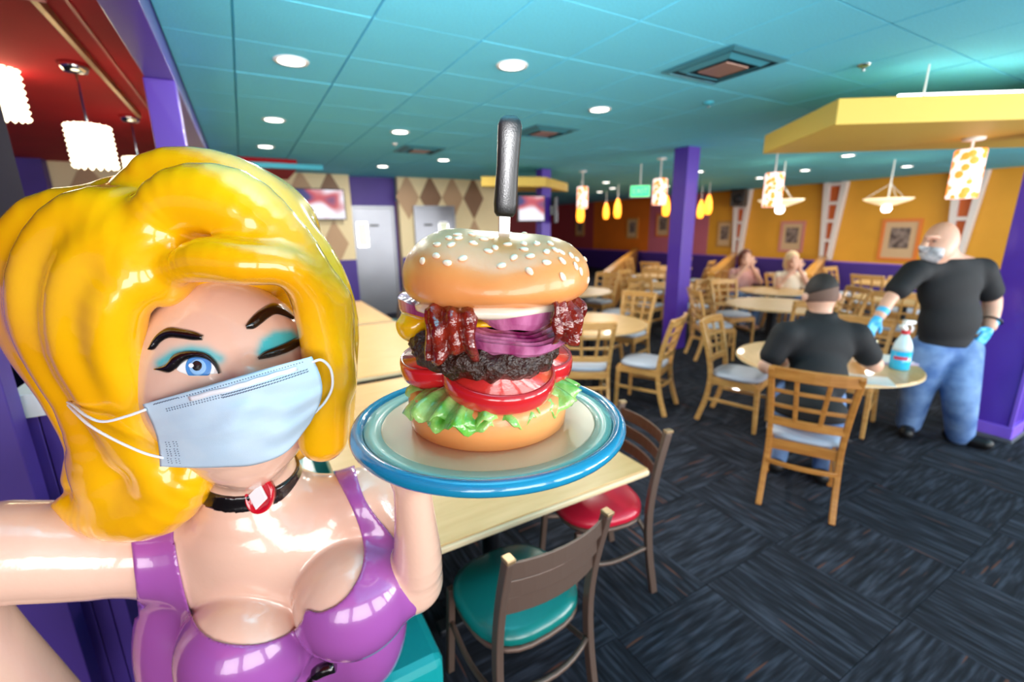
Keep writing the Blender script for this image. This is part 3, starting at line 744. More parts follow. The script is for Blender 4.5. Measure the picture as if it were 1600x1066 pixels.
def place_chair(x, y, face, label, dark=False, group=G1):
    """face: direction (dx,dy) the sitter looks"""
    global chair0, chair1
    if dark:
        if chair1 is None: chair1 = wood_chair('x', group, 'wood_dark'); o = chair1
        else: o = copy_tree(chair1)
    else:
        if chair0 is None: chair0 = wood_chair('x', group); o = chair0
        else: o = copy_tree(chair0)
    o.location = (x, y, 0); o.rotation_euler = (0, 0, math.atan2(face[1], face[0])-math.pi/2)
    tag(o, label, 'chair', group); return o
def round_table(x, y, r, label):
    t = thing('round_table', label, 'table', (x, y, 0), random.uniform(0, 1), 'round pale wood dining tables')
    MB().lathe([(0.0005, 0.722), (r-0.02, 0.722), (r, 0.732), (r, 0.742), (0.0005, 0.742)], 48).build('edge_band', 'laminate_edge', t)
    MB().lathe([(0.0005, 0.7425), (r-0.004, 0.7425), (r-0.008, 0.750), (0.0005, 0.750)], 48).build('tabletop', 'laminate', t)
    MB().lathe([(0.06, 0.70), (0.05, 0.68), (0.045, 0.10), (0.05, 0.06)], 16).build('pedestal', 'iron', t, smooth=True)
    MB().bx((-0.18, -0.03, 0.70), (0.18, 0.03, 0.7215)).bx((-0.03, -0.18, 0.70), (0.03, 0.18, 0.7215)).build('top_bracket', 'iron', t)
    for k in range(4):
        a = k*math.pi/2+0.4; d = np.array((math.cos(a), math.sin(a), 0))
        MB().sweep([d*0.03+UP*0.09, d*0.2+UP*0.06, d*0.36+UP*0.02], [0.06, 0.05, 0.045], [0.05, 0.04, 0.03]).build('foot', 'iron', t, bev=0.006)
    return t
def look(x, y, tx, ty): return (tx-x, ty-y)
# the men's table
TM = (3.86, 1.78)
round_table(TM[0], TM[1], 0.62, 'round pale table with the cyan spray bottle on it')
place_chair(3.08, 1.46, (0.89, 0.45), 'lattice back wooden chair the man in black is sitting on', True)
place_chair(3.80, 2.40, (0.3, -1.0), 'lattice back chair at the spray bottle table, between it and the empty round table')
place_chair(4.52, 1.86, look(4.52, 1.86, 3.6, 1.62), 'lattice back chair tucked under the spray bottle table by the standing man')
# table by the first column
T1 = (3.27, 3.92)
round_table(T1[0], T1[1], 0.62, 'empty round pale table beside the burger and purple column')
place_chair(3.36, 3.18, (-0.42, 0.9), 'lattice back chair pulled up to the empty round table, back towards the carpet aisle')
place_chair(2.80, 3.42, (0.55, 0.85), 'lattice back chair at the empty round table, half hidden by the burger')
place_chair(4.12, 4.22, look(4.12, 4.22, *T1), 'lattice back chair at the empty round table, next to the purple column')
place_chair(3.0, 4.75, look(3.0, 4.75, *T1), 'lattice back chair at the empty round table, on its far side')
# further tables with chairs round them
FAR = [((6.12, 3.52), 0.6, [148, 232, 58, 328], 'round pale table just beyond the purple column'),
       ((7.95, 2.75), 0.6, [180, 110, 250, 20], 'round pale table behind the man in black'),
       ((4.75, 6.1), 0.6, [200, 290, 110, 20], 'round pale table beyond the burger bun'),
       ((6.62, 5.72), 0.5, [190, 255, 105], 'round pale table between the column and the far knee wall'),
       ((7.35, 4.28), 0.5, [205, 258], 'round pale table where the two far guests sit'),
       ((7.1, 1.45), 0.6, [165, 85, 255, 345], 'round pale table behind the standing man'),
       ((9.9, 3.6), 0.6, [180, 90, 270, 0], 'round pale table below the orange framed picture'),
       ((9.3, 8.2), 0.6, [200, 290, 20, 110], 'round pale table between the two far knee walls'),
       ((7.75, 7.0), 0.55, [215, 300, 125], 'round pale table before the orange and pink walls'),
       ((5.55, 8.75), 0.6, [215, 300, 40, 125], 'round pale table behind the slim far column'),
       ((2.95, 6.3), 0.6, [200, 290, 20, 110], 'round pale table between the kitchen doors and the burger')]
CH_XY = [(3.08, 1.46), (3.80, 2.40), (4.52, 1.86), (3.36, 3.18), (2.80, 3.42), (4.12, 4.22), (3.0, 4.75)]
BLOCK = [(5.46, 4.6, 0.45), (5.46, 1.11, 0.5), (4.97, 7.42, 0.45), (4.8, 1.3, 0.6)]
KW = [(KA1[:2], (XW-0.2, 6.55)), (KA2[:2], (XW-0.2, 9.15)), (KA3[:2], (XW-0.2, 13.4))]
CH_XY += [tuple(at(1165, 402, 8.2)[:2]), tuple(at(1243, 406, 8.2)[:2])]
def clear(x, y, me):
    for cx, cy in CH_XY:
        if math.hypot(x-cx, y-cy) < 0.66: return False
    for c, r, _, _ in FAR:
        if c is not me and math.hypot(x-c[0], y-c[1]) < r+0.36: return False
    for c, r in ((TM, 0.62), (T1, 0.62)):
        if math.hypot(x-c[0], y-c[1]) < r+0.36: return False
    for bx_, by_, br in BLOCK:
        if math.hypot(x-bx_, y-by_) < br: return False
    for p_, q_ in KW:
        p_ = np.array(p_); q_ = np.array(q_); d_ = q_-p_; t_ = np.clip(np.dot(np.array((x, y))-p_, d_)/np.dot(d_, d_), 0, 1)
        if np.linalg.norm(p_+d_*t_-np.array((x, y))) < 0.42: return False
    return True
SIDE = lambda dx, dy: ('yellow wall side' if dx > 0 else 'bench side') if abs(dx) > abs(dy) else ('far end side' if dy > 0 else 'carpet aisle side')
for (c, r, angs, lab) in FAR:
    round_table(c[0], c[1], r, lab)
    for a in angs:
        for tw in (0, 14, -14, 28, -28):
            aa = math.radians(a+tw); d = r+0.17
            x, y = c[0]+d*math.cos(aa), c[1]+d*math.sin(aa)
            if clear(x, y, c):
                CH_XY.append((x, y))
                place_chair(x, y, (c[0]-x, c[1]-y), 'wooden chair at '+lab.replace('round pale table ', 'table ')+', '+SIDE(x-c[0], y-c[1])); break
# rectangular tables along the bench
def rect_table(x0, x1, y0, y1, label):
    t = thing('rectangular_table', label, 'table', ((x0+x1)/2, (y0+y1)/2, 0), 0, 'pale rectangular tables along the bench')
    a, b_ = (x1-x0)/2, (y1-y0)/2
    MB().bx((-a, -b_, 0.725), (a, b_, 0.752)).build('edge_band', 'laminate_edge', t, bev=0.008)
    MB().bx((-a+0.006, -b_+0.006, 0.7525), (a-0.006, b_-0.006, 0.760)).build('tabletop', 'laminate', t, bev=0.003)
    for s in (-1, 1):
        p_ = MB().lathe([(0.05, 0.70), (0.04, 0.66), (0.04, 0.05)], 16, c=(0, s*b_*0.6, 0)).build('pedestal', 'iron', t, smooth=True)
        MB().bx((-0.28, s*b_*0.6-0.035, 0.015), (0.28, s*b_*0.6+0.035, 0.05)).bx((-0.035, s*b_*0.6-0.25, 0.015), (0.035, s*b_*0.6+0.25, 0.05)).build('cross_foot', 'iron', t, bev=0.008)
        MB().bx((-0.25, s*b_*0.6-0.04, 0.70), (0.25, s*b_*0.6+0.04, 0.7245)).build('top_bracket', 'iron', t)
rect_table(0.20, 1.42, 1.27, 3.12, 'pale rectangular table nearest the statue, below the burger plate')
rect_table(0.20, 1.42, 3.26, 5.18, 'pale rectangular table in the middle of the bench row')
rect_table(0.20, 1.42, 5.32, 7.05, 'pale rectangular table at the kitchen end of the bench row')
# teal bench
t = thing('bench_seat', 'teal vinyl bench along the rectangular tables behind the statue', 'bench', (0.11, 3.88, 0))
MB().bx((-0.28, -2.32, 0.0), (0.18, 2.4, 0.34)).build('plinth', 'teal_vinyl', t, bev=0.01)
for k in range(3):
    MB().bx((-0.22, -2.36+1.6*k, 0.345), (0.26, -2.36+1.6*k+1.585, 0.50)).build('seat_cushion', 'teal_vinyl', t, bev=0.035)
MB().bx((-0.32, -2.36, 0.0), (-0.23, 2.4, 0.98)).build('backrest', 'teal_vinyl', t, bev=0.03)
t = thing('padded_stool', 'square teal vinyl stool between the statue and the green chair', 'stool', (0.25, 1.25, 0))
MB().bx((-0.125, -0.145, 0.36), (0.125, 0.145, 0.50)).build('cushion', 'teal_vinyl', t, bev=0.03)
MB().bx((-0.115, -0.135, 0.08), (0.115, 0.135, 0.355)).build('base', 'teal_vinyl', t, bev=0.01)
for sx in (-1, 1):
    for sy in (-1, 1): MB().bx((sx*0.09-0.015, sy*0.11-0.015, 0), (sx*0.09+0.015, sy*0.11+0.015, 0.08)).build('foot', 'iron', t)
# metal chairs
def metal_chair(label, seatm, slatm='bronze'):
    t = thing('metal_chair', label, 'chair')
    for s in (-1, 1):
        pts = catmull([(s*0.205, -0.25, 0), (s*0.20, -0.21, 0.25), (s*0.197, -0.20, 0.46), (s*0.197, -0.225, 0.66), (s*0.197, -0.275, 0.865)], 3)
        p_ = MB().sweep(pts, 0.028, 0.034, up=(0, 1, 0)).build('back_post', 'bronze', t, bev=0.004)
        MB().box((s*0.197, -0.277, 0.872), (0.031, 0.037, 0.014)).build('post_cap', mat('brass_cap', (170, 140, 104), 0.35, metal=0.6) if 'brass_cap' not in M else 'brass_cap', p_, bev=0.003)
        MB().sweep([(s*0.195, 0.20, 0), (s*0.185, 0.17, 0.43)], 0.028, 0.028, up=(0, 1, 0)).build('front_leg', 'bronze', t, bev=0.004)
        MB().tube(catmull([(s*0.198, -0.21, 0.27), (s*0.20, 0.0, 0.235), (s*0.19, 0.18, 0.27)], 4), 0.011, 8).build('side_stretcher', 'bronze', t, smooth=True)
    for z, h in ((0.815, 0.062), (0.735, 0.062), (0.66, 0.062)):
        y0 = np.interp(z, [0.46, 0.66, 0.865], [-0.20, -0.225, -0.275]); X = np.linspace(-0.19, 0.19, 9)
        MB().sweep([(x, y0-0.035*(1-(x/0.19)**2), z) for x in X], 0.008, h).build('back_slat', slatm, t, bev=0.003)
    X = np.linspace(-0.19, 0.19, 9)
    MB().tube([(x, -0.205-0.05*(1-(x/0.19)**2), 0.30) for x in X], 0.011, 8).build('rear_stretcher', 'bronze', t, smooth=True)
    f = []
    for k in range(28):
        a = 2*math.pi*k/28; e = 0.36; ca, sa = math.cos(a), math.sin(a)
        f.append((0.205*math.copysign(abs(ca)**(2*e), ca), 0.20*math.copysign(abs(sa)**(2*e), sa)-0.01, 0.425))
    MB().tube(f, 0.012, 6, closed=True).build('seat_ring', 'bronze', t, smooth=True)
    def sq(p, a, r, z):
        e = 0.38; ca, sa = math.cos(a), math.sin(a)
        return np.array((0.222*r*math.copysign(abs(ca)**(2*e), ca), 0.218*r*math.copysign(abs(sa)**(2*e), sa)-0.005, z))
    MB().lathe([(0.002, 0.437), (0.93, 0.437), (1.0, 0.452), (0.985, 0.478), (0.85, 0.497), (0.002, 0.506)], 32, fn=sq).build('seat_pad', seatm, t, smooth=True)
    return t
def put(t, x, y, face): t.location = (x, y, 0); t.rotation_euler = (0, 0, math.atan2(face[1], face[0])-math.pi/2)
put(metal_chair('bronze metal ladder back chair with green vinyl seat', 'green_vinyl'), 0.72, 1.27, (-0.06, 1.0))
put(metal_chair('bronze metal chair with red vinyl seat at the table corner', 'red_vinyl', 'bronze_wood'), 1.36, 1.58, (-0.98, 0.2))
put(metal_chair('bronze metal chair with green seat on the far side of the rectangular tables', 'green_vinyl', 'bronze_wood'), 1.66, 6.55, (-1.0, 0.05))
put(metal_chair('bronze metal chair with red seat beyond the rectangular tables', 'red_vinyl', 'bronze_wood'), 0.9, 7.5, (0.0, -1.0))
put(metal_chair('bronze metal chair with red seat beside the kitchen end table', 'red_vinyl', 'bronze_wood'), 1.6, 5.75, (-1.0, -0.1))
# things on the men's table
p = onz(1411, 577, 0.75)
t = thing('spray_bottle', 'clear spray bottle of cyan cleaner with white trigger on the round table', 'bottle', (4.06, 1.36, 0.7505), 2.6); t.scale = (1.22, 1.22, 1.22)
MB().lathe([(0.044, 0), (0.05, 0.006), (0.05, 0.115)], 20).build('liquid_body', 'bottle_cyan', t, smooth=True)
MB().lathe([(0.05, 0.1155), (0.046, 0.14), (0.04, 0.165), (0.022, 0.205), (0.016, 0.215)], 20).build('bottle_shoulder', 'bottle_clear', t, smooth=True)
MB().lathe([(0.019, 0.2155), (0.021, 0.218), (0.021, 0.234), (0.018, 0.237)], 16).build('collar', 'nozzle_red', t, smooth=True)
tr = MB().sweep([(-0.045, 0, 0.285), (0.02, 0, 0.285), (0.03, 0, 0.268), (0.0, 0, 0.2375)], [0.022, 0.03, 0.03, 0.026], [0.02, 0.032, 0.03, 0.02], up=(0, 0, 1)).build('spray_head', 'white_plastic', t, bev=0.006)
MB().sweep([(-0.02, 0, 0.275), (-0.035, 0, 0.25), (-0.03, 0, 0.225)], 0.012, 0.008, up=(1, 0, 0)).build('trigger', 'white_plastic', tr, bev=0.002)
MB().grid(np.array([[(0.0513*math.cos(a), 0.0513*math.sin(a), z) for z in (0.065, 0.085)] for a in np.linspace(0.2, 1.6, 9)])).build('label', 'label_red', t, smooth=True)
t = thing('clipboard', 'lilac folder with papers lying on the table beside the spray bottle', 'folder', (4.22, 1.52, 0.7505), 0.9)
MB().bx((-0.13, -0.17, 0), (0.13, 0.17, 0.012)).build('cover', 'folder_lilac', t, bev=0.002)
MB().bx((-0.11, -0.15, 0.0125), (0.11, 0.15, 0.016)).build('sheet', 'paper', t)
t = thing('paper_sheet', 'white paper sheet lying on the table by the seated man', 'paper', (3.58, 1.37, 0.7505), 0.6)
MB().bx((-0.105, -0.15, 0), (0.105, 0.15, 0.003)).build('page', 'paper', t)
t = thing('serving_tray', 'brown tray lying on the table behind the seated man', 'tray', (4.02, 1.95, 0.7505), 0.5)
MB().bx((-0.2, -0.14, 0), (0.2, 0.14, 0.012)).build('base', 'tray_brown', t, bev=0.004)
MB().bx((-0.2, -0.15, 0), (0.2, -0.14, 0.035)).bx((-0.2, 0.14, 0), (0.2, 0.15, 0.035)).build('rim', 'tray_brown', t)
# ================================================================== the waitress statue
BAS = np.stack([HR, HF, UP], 1)                       # local axes: right, away, up
def pr(px, py, s, rpx):                               # pixel radius -> metres at that place
    d = ray(px, py); return rpx*(s/np.dot(d, HF))/FPX
def Q(px, py, s, rpx): p = at(px, py, s); return (p[0], p[1], p[2], pr(px, py, s, rpx))
def qchain(pts, k=0.02, n=3): return chain([Q(*p) for p in pts], k, n)
def qell(px, py, s, rx, ry, rd, k=0.02, tilt=0.0):
    R = BAS@rotm((0, 1, 0), tilt)
    return ell(at(px, py, s), (pr(px, py, s, rx), rd, pr(px, py, s, ry)), R, k)
SB = at(425, 980, 1.02); SB[2] = 0.0
statue = thing('waitress_statue', 'glossy painted waitress statue with big yellow hair and purple dress', 'statue', tuple(SB))
# --- head, torso and arms: one continuous body
head = [qell(362, 595, 0.93, 134, 160, 0.14, 0.02), qchain([(378, 690, 0.90, 62), (388, 715, 0.905, 45)], 0.05),
        qchain([(388, 585, 0.815, 15), (398, 640, 0.785, 20), (402, 660, 0.785, 22)], 0.04),
        qell(302, 640, 0.85, 50, 45, 0.05, 0.05), qell(455, 620, 0.86, 40, 45, 0.05, 0.05)]
neck = [qchain([(380, 690, 0.97, 66), (392, 745, 0.975, 66), (402, 800, 0.99, 78)], 0.03)]
tors = [qell(412, 885, 0.985, 185, 105, 0.12, 0.05), qell(400, 835, 0.97, 120, 70, 0.10, 0.08),
        qell(306, 1010, 0.98, 66, 150, 0.13, 0.04), qell(560, 960, 1.02, 70, 130, 0.11, 0.05),
        qchain([(270, 850, 0.98, 62), (420, 820, 1.02, 60), (560, 785, 1.02, 50)], 0.06)]
WA = at(430, 1000, 1.03); WA = WA[:2]
tors += [ell((WA[0], WA[1], 0.74), (0.20, 0.16, 0.26), BAS, 0.08)]
bust = [qell(388, 1003, 0.875, 94, 94, 0.135, 0.012), qell(552, 930, 0.90, 87, 84, 0.125, 0.012)]
armR = [qchain([(265, 855, 0.95, 60), (160, 862, 0.90, 68), (0, 862, 0.82, 77), (-150, 900, 0.76, 78)], 0.05),
        qchain([(-150, 905, 0.76, 78), (-60, 1005, 0.79, 66), (20, 1085, 0.83, 60), (140, 1200, 0.92, 50)], 0.03)]
pc = np.array((0.36, 0.72, 1.45))                       # plate centre, top face
armL = [qchain([(572, 785, 1.02, 50), (612, 850, 1.0, 47), (642, 905, 0.955, 45)], 0.03),
        qchain([(645, 908, 0.95, 45), (652, 870, 0.915, 38), (648, 800, 0.875, 31), (640, 735, 0.85, 28)], 0.02)]
wr_ = at(640, 735, 0.85); palm = np.array((pc[0]-0.09, pc[1]-0.015, 1.395))
armL += [cone(wr_, palm, pr(640, 735, 0.85, 27), 0.036, 0.03), ell(palm+np.array((0.03, 0, 0.006)), (0.062, 0.05, 0.026), None, 0.02)]
fdir = _n([pc[0]-wr_[0]+0.1, pc[1]-wr_[1], 0]); fs = np.array((-fdir[1], fdir[0], 0))
for k, (u, L) in enumerate(((-0.042, 0.085), (-0.014, 0.10), (0.014, 0.10), (0.040, 0.08))):
    a = palm+fdir*0.05+fs*u; bmid = a+fdir*L*0.55+fs*u*0.5+UP*0.012; e = bmid+fdir*L*0.45+fs*u*0.3+UP*0.010
    armL += [cone(a, bmid, 0.0135, 0.012, 0.008), cone(bmid, e, 0.012, 0.010, 0.004)]
armL += [cone(palm+fs*(-0.035), palm+fs*(-0.085)+fdir*0.035+UP*0.014, 0.016, 0.013, 0.012), cone(palm+fs*(-0.085)+fdir*0.035+UP*0.014, palm+fs*(-0.10)+fdir*0.075+UP*0.024, 0.013, 0.010, 0.004)]
legs = []
for s in (-1, 1):
    k0 = np.array([WA[0], WA[1], 0])+HR*0.085*s
    legs += [cone(k0+UP*0.50, k0+UP*0.28-HF*0.02, 0.085, 0.055, 0.03), cone(k0+UP*0.28-HF*0.02, k0+UP*0.10, 0.055, 0.038, 0.02), cone(k0+UP*0.09, k0+UP*0.075-HF*0.13, 0.04, 0.032, 0.02)]
body = head+neck+tors+bust+armR+armL+legs
D, lo, h = field(body, 0.005)
ob, V = sdf_obj('body', D, lo, h, 'face_paint', statue, SB)
px, py = topx(V); s_ = (V-CAMP)@HF
def pl_d(px, py, pts):
    d = np.full(px.shape, 1e9)
    for (x0, y0), (x1, y1) in zip(pts[:-1], pts[1:]):
        ex, ey = x1-x0, y1-y0; t_ = np.clip(((px-x0)*ex+(py-y0)*ey)/(ex*ex+ey*ey), 0, 1); d = np.minimum(d, np.hypot(px-x0-ex*t_, py-y0-ey*t_))
    return d
wL = np.exp(-(pl_d(px, py, [(250, 568), (272, 553), (298, 547), (322, 550), (343, 561)])/9.0)**2)
wR = np.exp(-(np.maximum(poly_sd(px, py, [(408, 551), (414, 535), (430, 524), (455, 522), (466, 532), (440, 545)]), 0)/8.0)**2)
wt = np.where(s_ < 0.95, np.maximum(wL*0.9, wR*0.95), 0).astype(np.float32)
a_ = ob.data.attributes.new('shadow_paint', 'FLOAT', 'POINT'); a_.data.foreach_set('value', wt)
# --- dress
SKIN = [(272, 842), (283, 900), (296, 950), (312, 984), (345, 1004), (400, 1007), (445, 993), (470, 973), (478, 953), (500, 957), (535, 939), (560, 902), (568, 870), (565, 838), (552, 800), (535, 765), (515, 728), (515, 300), (272, 300)]
OUTL = [(205, 852), (210, 900), (214, 940), (217, 965), (-400, 972), (-400, 300), (190, 300)]
OUTR = [(550, 712), (566, 770), (585, 803), (612, 836), (640, 880), (650, 920), (1000, 960), (1000, 300), (548, 300)]
SKIN = [tuple(p) for p in catmull(SKIN[:17], 4)]+SKIN[17:]; OUTL = [tuple(p) for p in catmull(OUTL[:4], 4)]+OUTL[4:]; OUTR = [tuple(p) for p in catmull(OUTR[:6], 4)]+OUTR[6:]
skirt = [ell((WA[0], WA[1], 0.50), (0.20, 0.15, 0.25), BAS, 0.06)]
dp = tors+bust+skirt+[armR[0], armL[0], neck[0]]
Dd, dlo, dh = field(dp, 0.0042, lo=np.array([WA[0]-0.42, WA[1]-0.4, 0.30]), hi=np.array([WA[0]+0.42, WA[1]+0.36, 1.32]))
nz = np.abs(Dd) < 0.02; ii = np.argwhere(nz); Gp = dlo+dh*ii; gx, gy = topx(Gp)
ou = lambda P: poly_sd(gx, gy, P)*0.0014
reg = np.full(Dd.shape, -0.2, np.float32); reg[nz] = np.maximum(np.maximum(-ou(SKIN), -ou(OUTL)), -ou(OUTR))
shell = np.maximum(np.maximum(Dd-0.007, reg), (0.34-(dlo[2]+dh*np.arange(Dd.shape[2])))[None, None, :])
# keep the band's inner face just under the skin
sdf_obj('dress', shell.astype(np.float32), dlo, dh, 'dress_purple', statue, SB, smooth_it=3)
del Gp, gx, gy, reg, shell, Dd
# belt glimpsed below the bust
bp_ = at(500, 1062, 0.86)
MB().tube(catmull([at(478, 1075, 0.865), at(495, 1052, 0.855), at(522, 1040, 0.86)], 5), [0.010]*5+[0.016]*6, 10).build('belt', 'paint_black', statue, smooth=True, off=SB)
# --- choker and pendant
Dn, nlo, nh = field(neck, 0.004); G = coords(Dn, nlo, nh); nc = at(388, 742, 0.975); nax = _n(UP*1.0+HR*0.16-HF*0.08)
ch = np.maximum(Dn-0.007, np.abs((G-nc)@nax)-0.019)
choker, _ = sdf_obj('choker', ch.astype(np.float32), nlo, nh, 'paint_black', statue, SB); del G
def march(px_, py_, prims, s0=0.6):
    d = np.stack([ray(a, b) for a, b in zip(px_, py_)]); d /= (d@HF)[:, None]
    P = CAMP+d*s0
    for _ in range(60): P = P+d*(ev(prims, P)*0.8)[:, None]
    return P
def normals(P, prims, e=0.002):
    g = np.stack([ev(prims, P+e*np.eye(3)[i])-ev(prims, P-e*np.eye(3)[i]) for i in range(3)], -1); return g/np.linalg.norm(g, axis=-1, keepdims=True)
pp = march([413.], [768.], neck+tors+bust)[0]-HF*0.012
Rp = np.stack([HR, np.cross(-HF, HR)*1.0, -HF], 1); Rp = BAS@rotm((1, 0, 0), math.radians(-12))@rotm((0, 1, 0), math.radians(10))@np.array([[1, 0, 0], [0, 0, -1], [0, 1, 0]])
rx, ry = 0.031, 0.041
pen = MB().lathe([(0.001, 0.010), (0.75, 0.010), (0.85, 0.014), (0.95, 0.013), (1.0, 0.006), (0.97, -0.004), (0.001, -0.006)], 36, c=pp, R=Rp, fn=lambda p, a, r, z: np.array((r*rx*math.cos(a), r*ry*math.sin(a), z))).build('pendant', 'gem_red', choker, smooth=True, off=SB)
pen['label'] = 'red oval pendant with white diamond'
MB().prism([(rx*0.68, 0), (0, ry*0.72), (-rx*0.68, 0), (0, -ry*0.72)], 0.006, R=Rp, c=pp+Rp@np.array((0, 0, 0.010))).build('diamond', 'gem_white', choker, bev=0.002, off=SB)
# --- painted face details draped on the head
Z7 = lambda pts: np.array([(220+x/3.332, 440+y/3.332) for x, y in pts])
def drape(up, low, off, m, name, parent, nu=44, nv=9, bulge=0.0):
    u = resample(catmull(up, 6), nu); l = resample(catmull(low, 6), nu)
    v = np.linspace(0, 1, nv); XY = u[:, None]*(1-v)[None, :, None]+l[:, None]*v[None, :, None]
    P = march(XY[..., 0].ravel(), XY[..., 1].ravel(), head); N = normals(P, head)
    hh = (off+bulge*np.sin(np.pi*np.tile(v, nu)))[:, None]
    P = (P+N*hh).reshape(nu, nv, 3)
    return MB().grid(P).build(name, m, parent, smooth=True, off=SB, solid=0.002)
drape(Z7([(55, 352), (68, 310), (100, 266), (150, 240), (210, 247), (280, 262), (328, 282)]), Z7([(58, 356), (76, 350), (106, 316), (148, 294), (205, 296), (270, 305), (322, 305)]), 0.001, 'paint_black', 'eyebrow', statue, bulge=0.006)
drape(Z7([(545, 232), (562, 205), (600, 165), (650, 130), (695, 115), (740, 142), (787, 194)]), Z7([(550, 248), (588, 246), (624, 222), (664, 190), (700, 172), (742, 180), (788, 200)]), 0.001, 'paint_black', 'eyebrow', statue, bulge=0.006)
eye = drape(Z7([(190, 456), (215, 425), (248, 404), (290, 394), (340, 400), (378, 425), (400, 450), (416, 476)]), Z7([(190, 458), (205, 470), (225, 478), (262, 492), (320, 491), (370, 483), (400, 479), (416, 477)]), 0.0010, 'eye_white', 'eye', statue)
def disc_d(cx, cy, r, off, m, name, clip=None):
    a = np.linspace(math.pi, 0, 19); up = [(cx+r*math.cos(t_), cy-r*math.sin(t_)) for t_ in a]; lw = [(cx+r*math.cos(t_), cy+r*math.sin(t_)) for t_ in a]
    if clip: up = [(x, max(y, clip)) for x, y in up]; lw = [(x, min(y, 489)) for x, y in lw]
    return drape(Z7(up), Z7(lw), off, m, name, eye, nu=30, nv=9)
disc_d(305, 445, 66, 0.0022, 'iris_blue', 'iris', 392); disc_d(303, 445, 42, 0.0032, 'iris_light', 'iris_ring'); disc_d(300, 438, 25, 0.0042, 'paint_black', 'pupil'); disc_d(272, 436, 12, 0.0055, 'gem_white', 'glint')
drape(Z7([(90, 452), (140, 430), (175, 385), (220, 367), (280, 363), (340, 374), (380, 403), (405, 438), (418, 474)]), Z7([(92, 458), (150, 473), (190, 452), (214, 428), (246, 405), (290, 394), (340, 402), (376, 425), (417, 478)]), 0.003, 'paint_black', 'eyelashes', statue, bulge=0.005)
drape(Z7([(606, 404), (640, 368), (700, 343), (750, 322), (790, 302), (818, 294)]), Z7([(610, 410), (650, 403), (700, 391), (760, 371), (800, 350), (824, 332)]), 0.003, 'paint_black', 'eyelashes', statue, bulge=0.006)
# --- hair
hair = [qell(335, 368, 1.02, 162, 116, 0.15, 0.03), qell(362, 560, 1.12, 180, 200, 0.15, 0.03), qell(138, 475, 1.0, 104, 145, 0.13, 0.03),
  qchain([(170, 318, .96, 30), (80, 350, .96, 44), (44, 430, .96, 42), (54, 520, .97, 38), (104, 612, .97, 33), (146, 690, .96, 34), (150, 740, .94, 40)], .05),
  qchain([(262, 425, .86, 20), (205, 348, .87, 38), (135, 345, .88, 45), (82, 410, .88, 46), (76, 490, .88, 45), (104, 568, .89, 42), (148, 640, .90, 40), (185, 695, .91, 44)], .05),
  qchain([(258, 438, .85, 20), (212, 395, .84, 38), (160, 402, .84, 42), (128, 460, .84, 42), (132, 545, .85, 40), (172, 620, .86, 38), (215, 690, .87, 40)], .05),
  qchain([(252, 455, .85, 20), (220, 440, .83, 34), (188, 480, .82, 38), (188, 550, .83, 36), (212, 620, .84, 30), (240, 690, .85, 34), (262, 745, .86, 40)], .05),
  qchain([(185, 650, .93, 60), (210, 720, .93, 72), (225, 770, .92, 62)], .03),
  qchain([(86, 792, .875, 7), (112, 788, .88, 20), (145, 795, .885, 34), (190, 800, .88, 44), (250, 790, .87, 46), (295, 750, .86, 36), (308, 715, .86, 22)], .014),
  qchain([(150, 720, .90, 30), (175, 765, .885, 36), (225, 765, .87, 34), (275, 730, .865, 30)], .026),
  qchain([(205, 330, .95, 22), (250, 280, .96, 40), (330, 279, .97, 43), (398, 308, .97, 40), (455, 366, .97, 38), (500, 428, .97, 36), (522, 500, .97, 36), (520, 590, .97, 36), (515, 665, .96, 36)], .026),
  qchain([(272, 412, .84, 18), (252, 352, .86, 40), (292, 315, .87, 52), (362, 320, .87, 56), (422, 362, .87, 48), (474, 418, .88, 38), (502, 480, .89, 36), (512, 560, .90, 36), (506, 640, .90, 38), (505, 685, .905, 36)], .026),
  qchain([(258, 432, .835, 8), (285, 418, .82, 24), (325, 406, .805, 35), (385, 412, .795, 34), (445, 418, .815, 30), (482, 455, .85, 28), (497, 510, .87, 26), (508, 560, .885, 24)], .026),
  qchain([(478, 440, .89, 26), (520, 470, .91, 28), (520, 540, .92, 26), (530, 600, .93, 24)], .026)]
Dh, hlo, hh_ = field(hair, 0.0045)
hob, _ = sdf_obj('hair', Dh, hlo, hh_, 'hair_gold', statue, SB, smooth_it=2)
# --- pedestal below the frame
MB().lathe([(0.001, 0), (0.185, 0), (0.19, 0.01), (0.19, 0.045), (0.175, 0.055), (0.001, 0.055)], 40, c=(WA[0]-SB[0], WA[1]-SB[1], 0)).build('base_plinth', 'paint_black', statue, smooth=False)
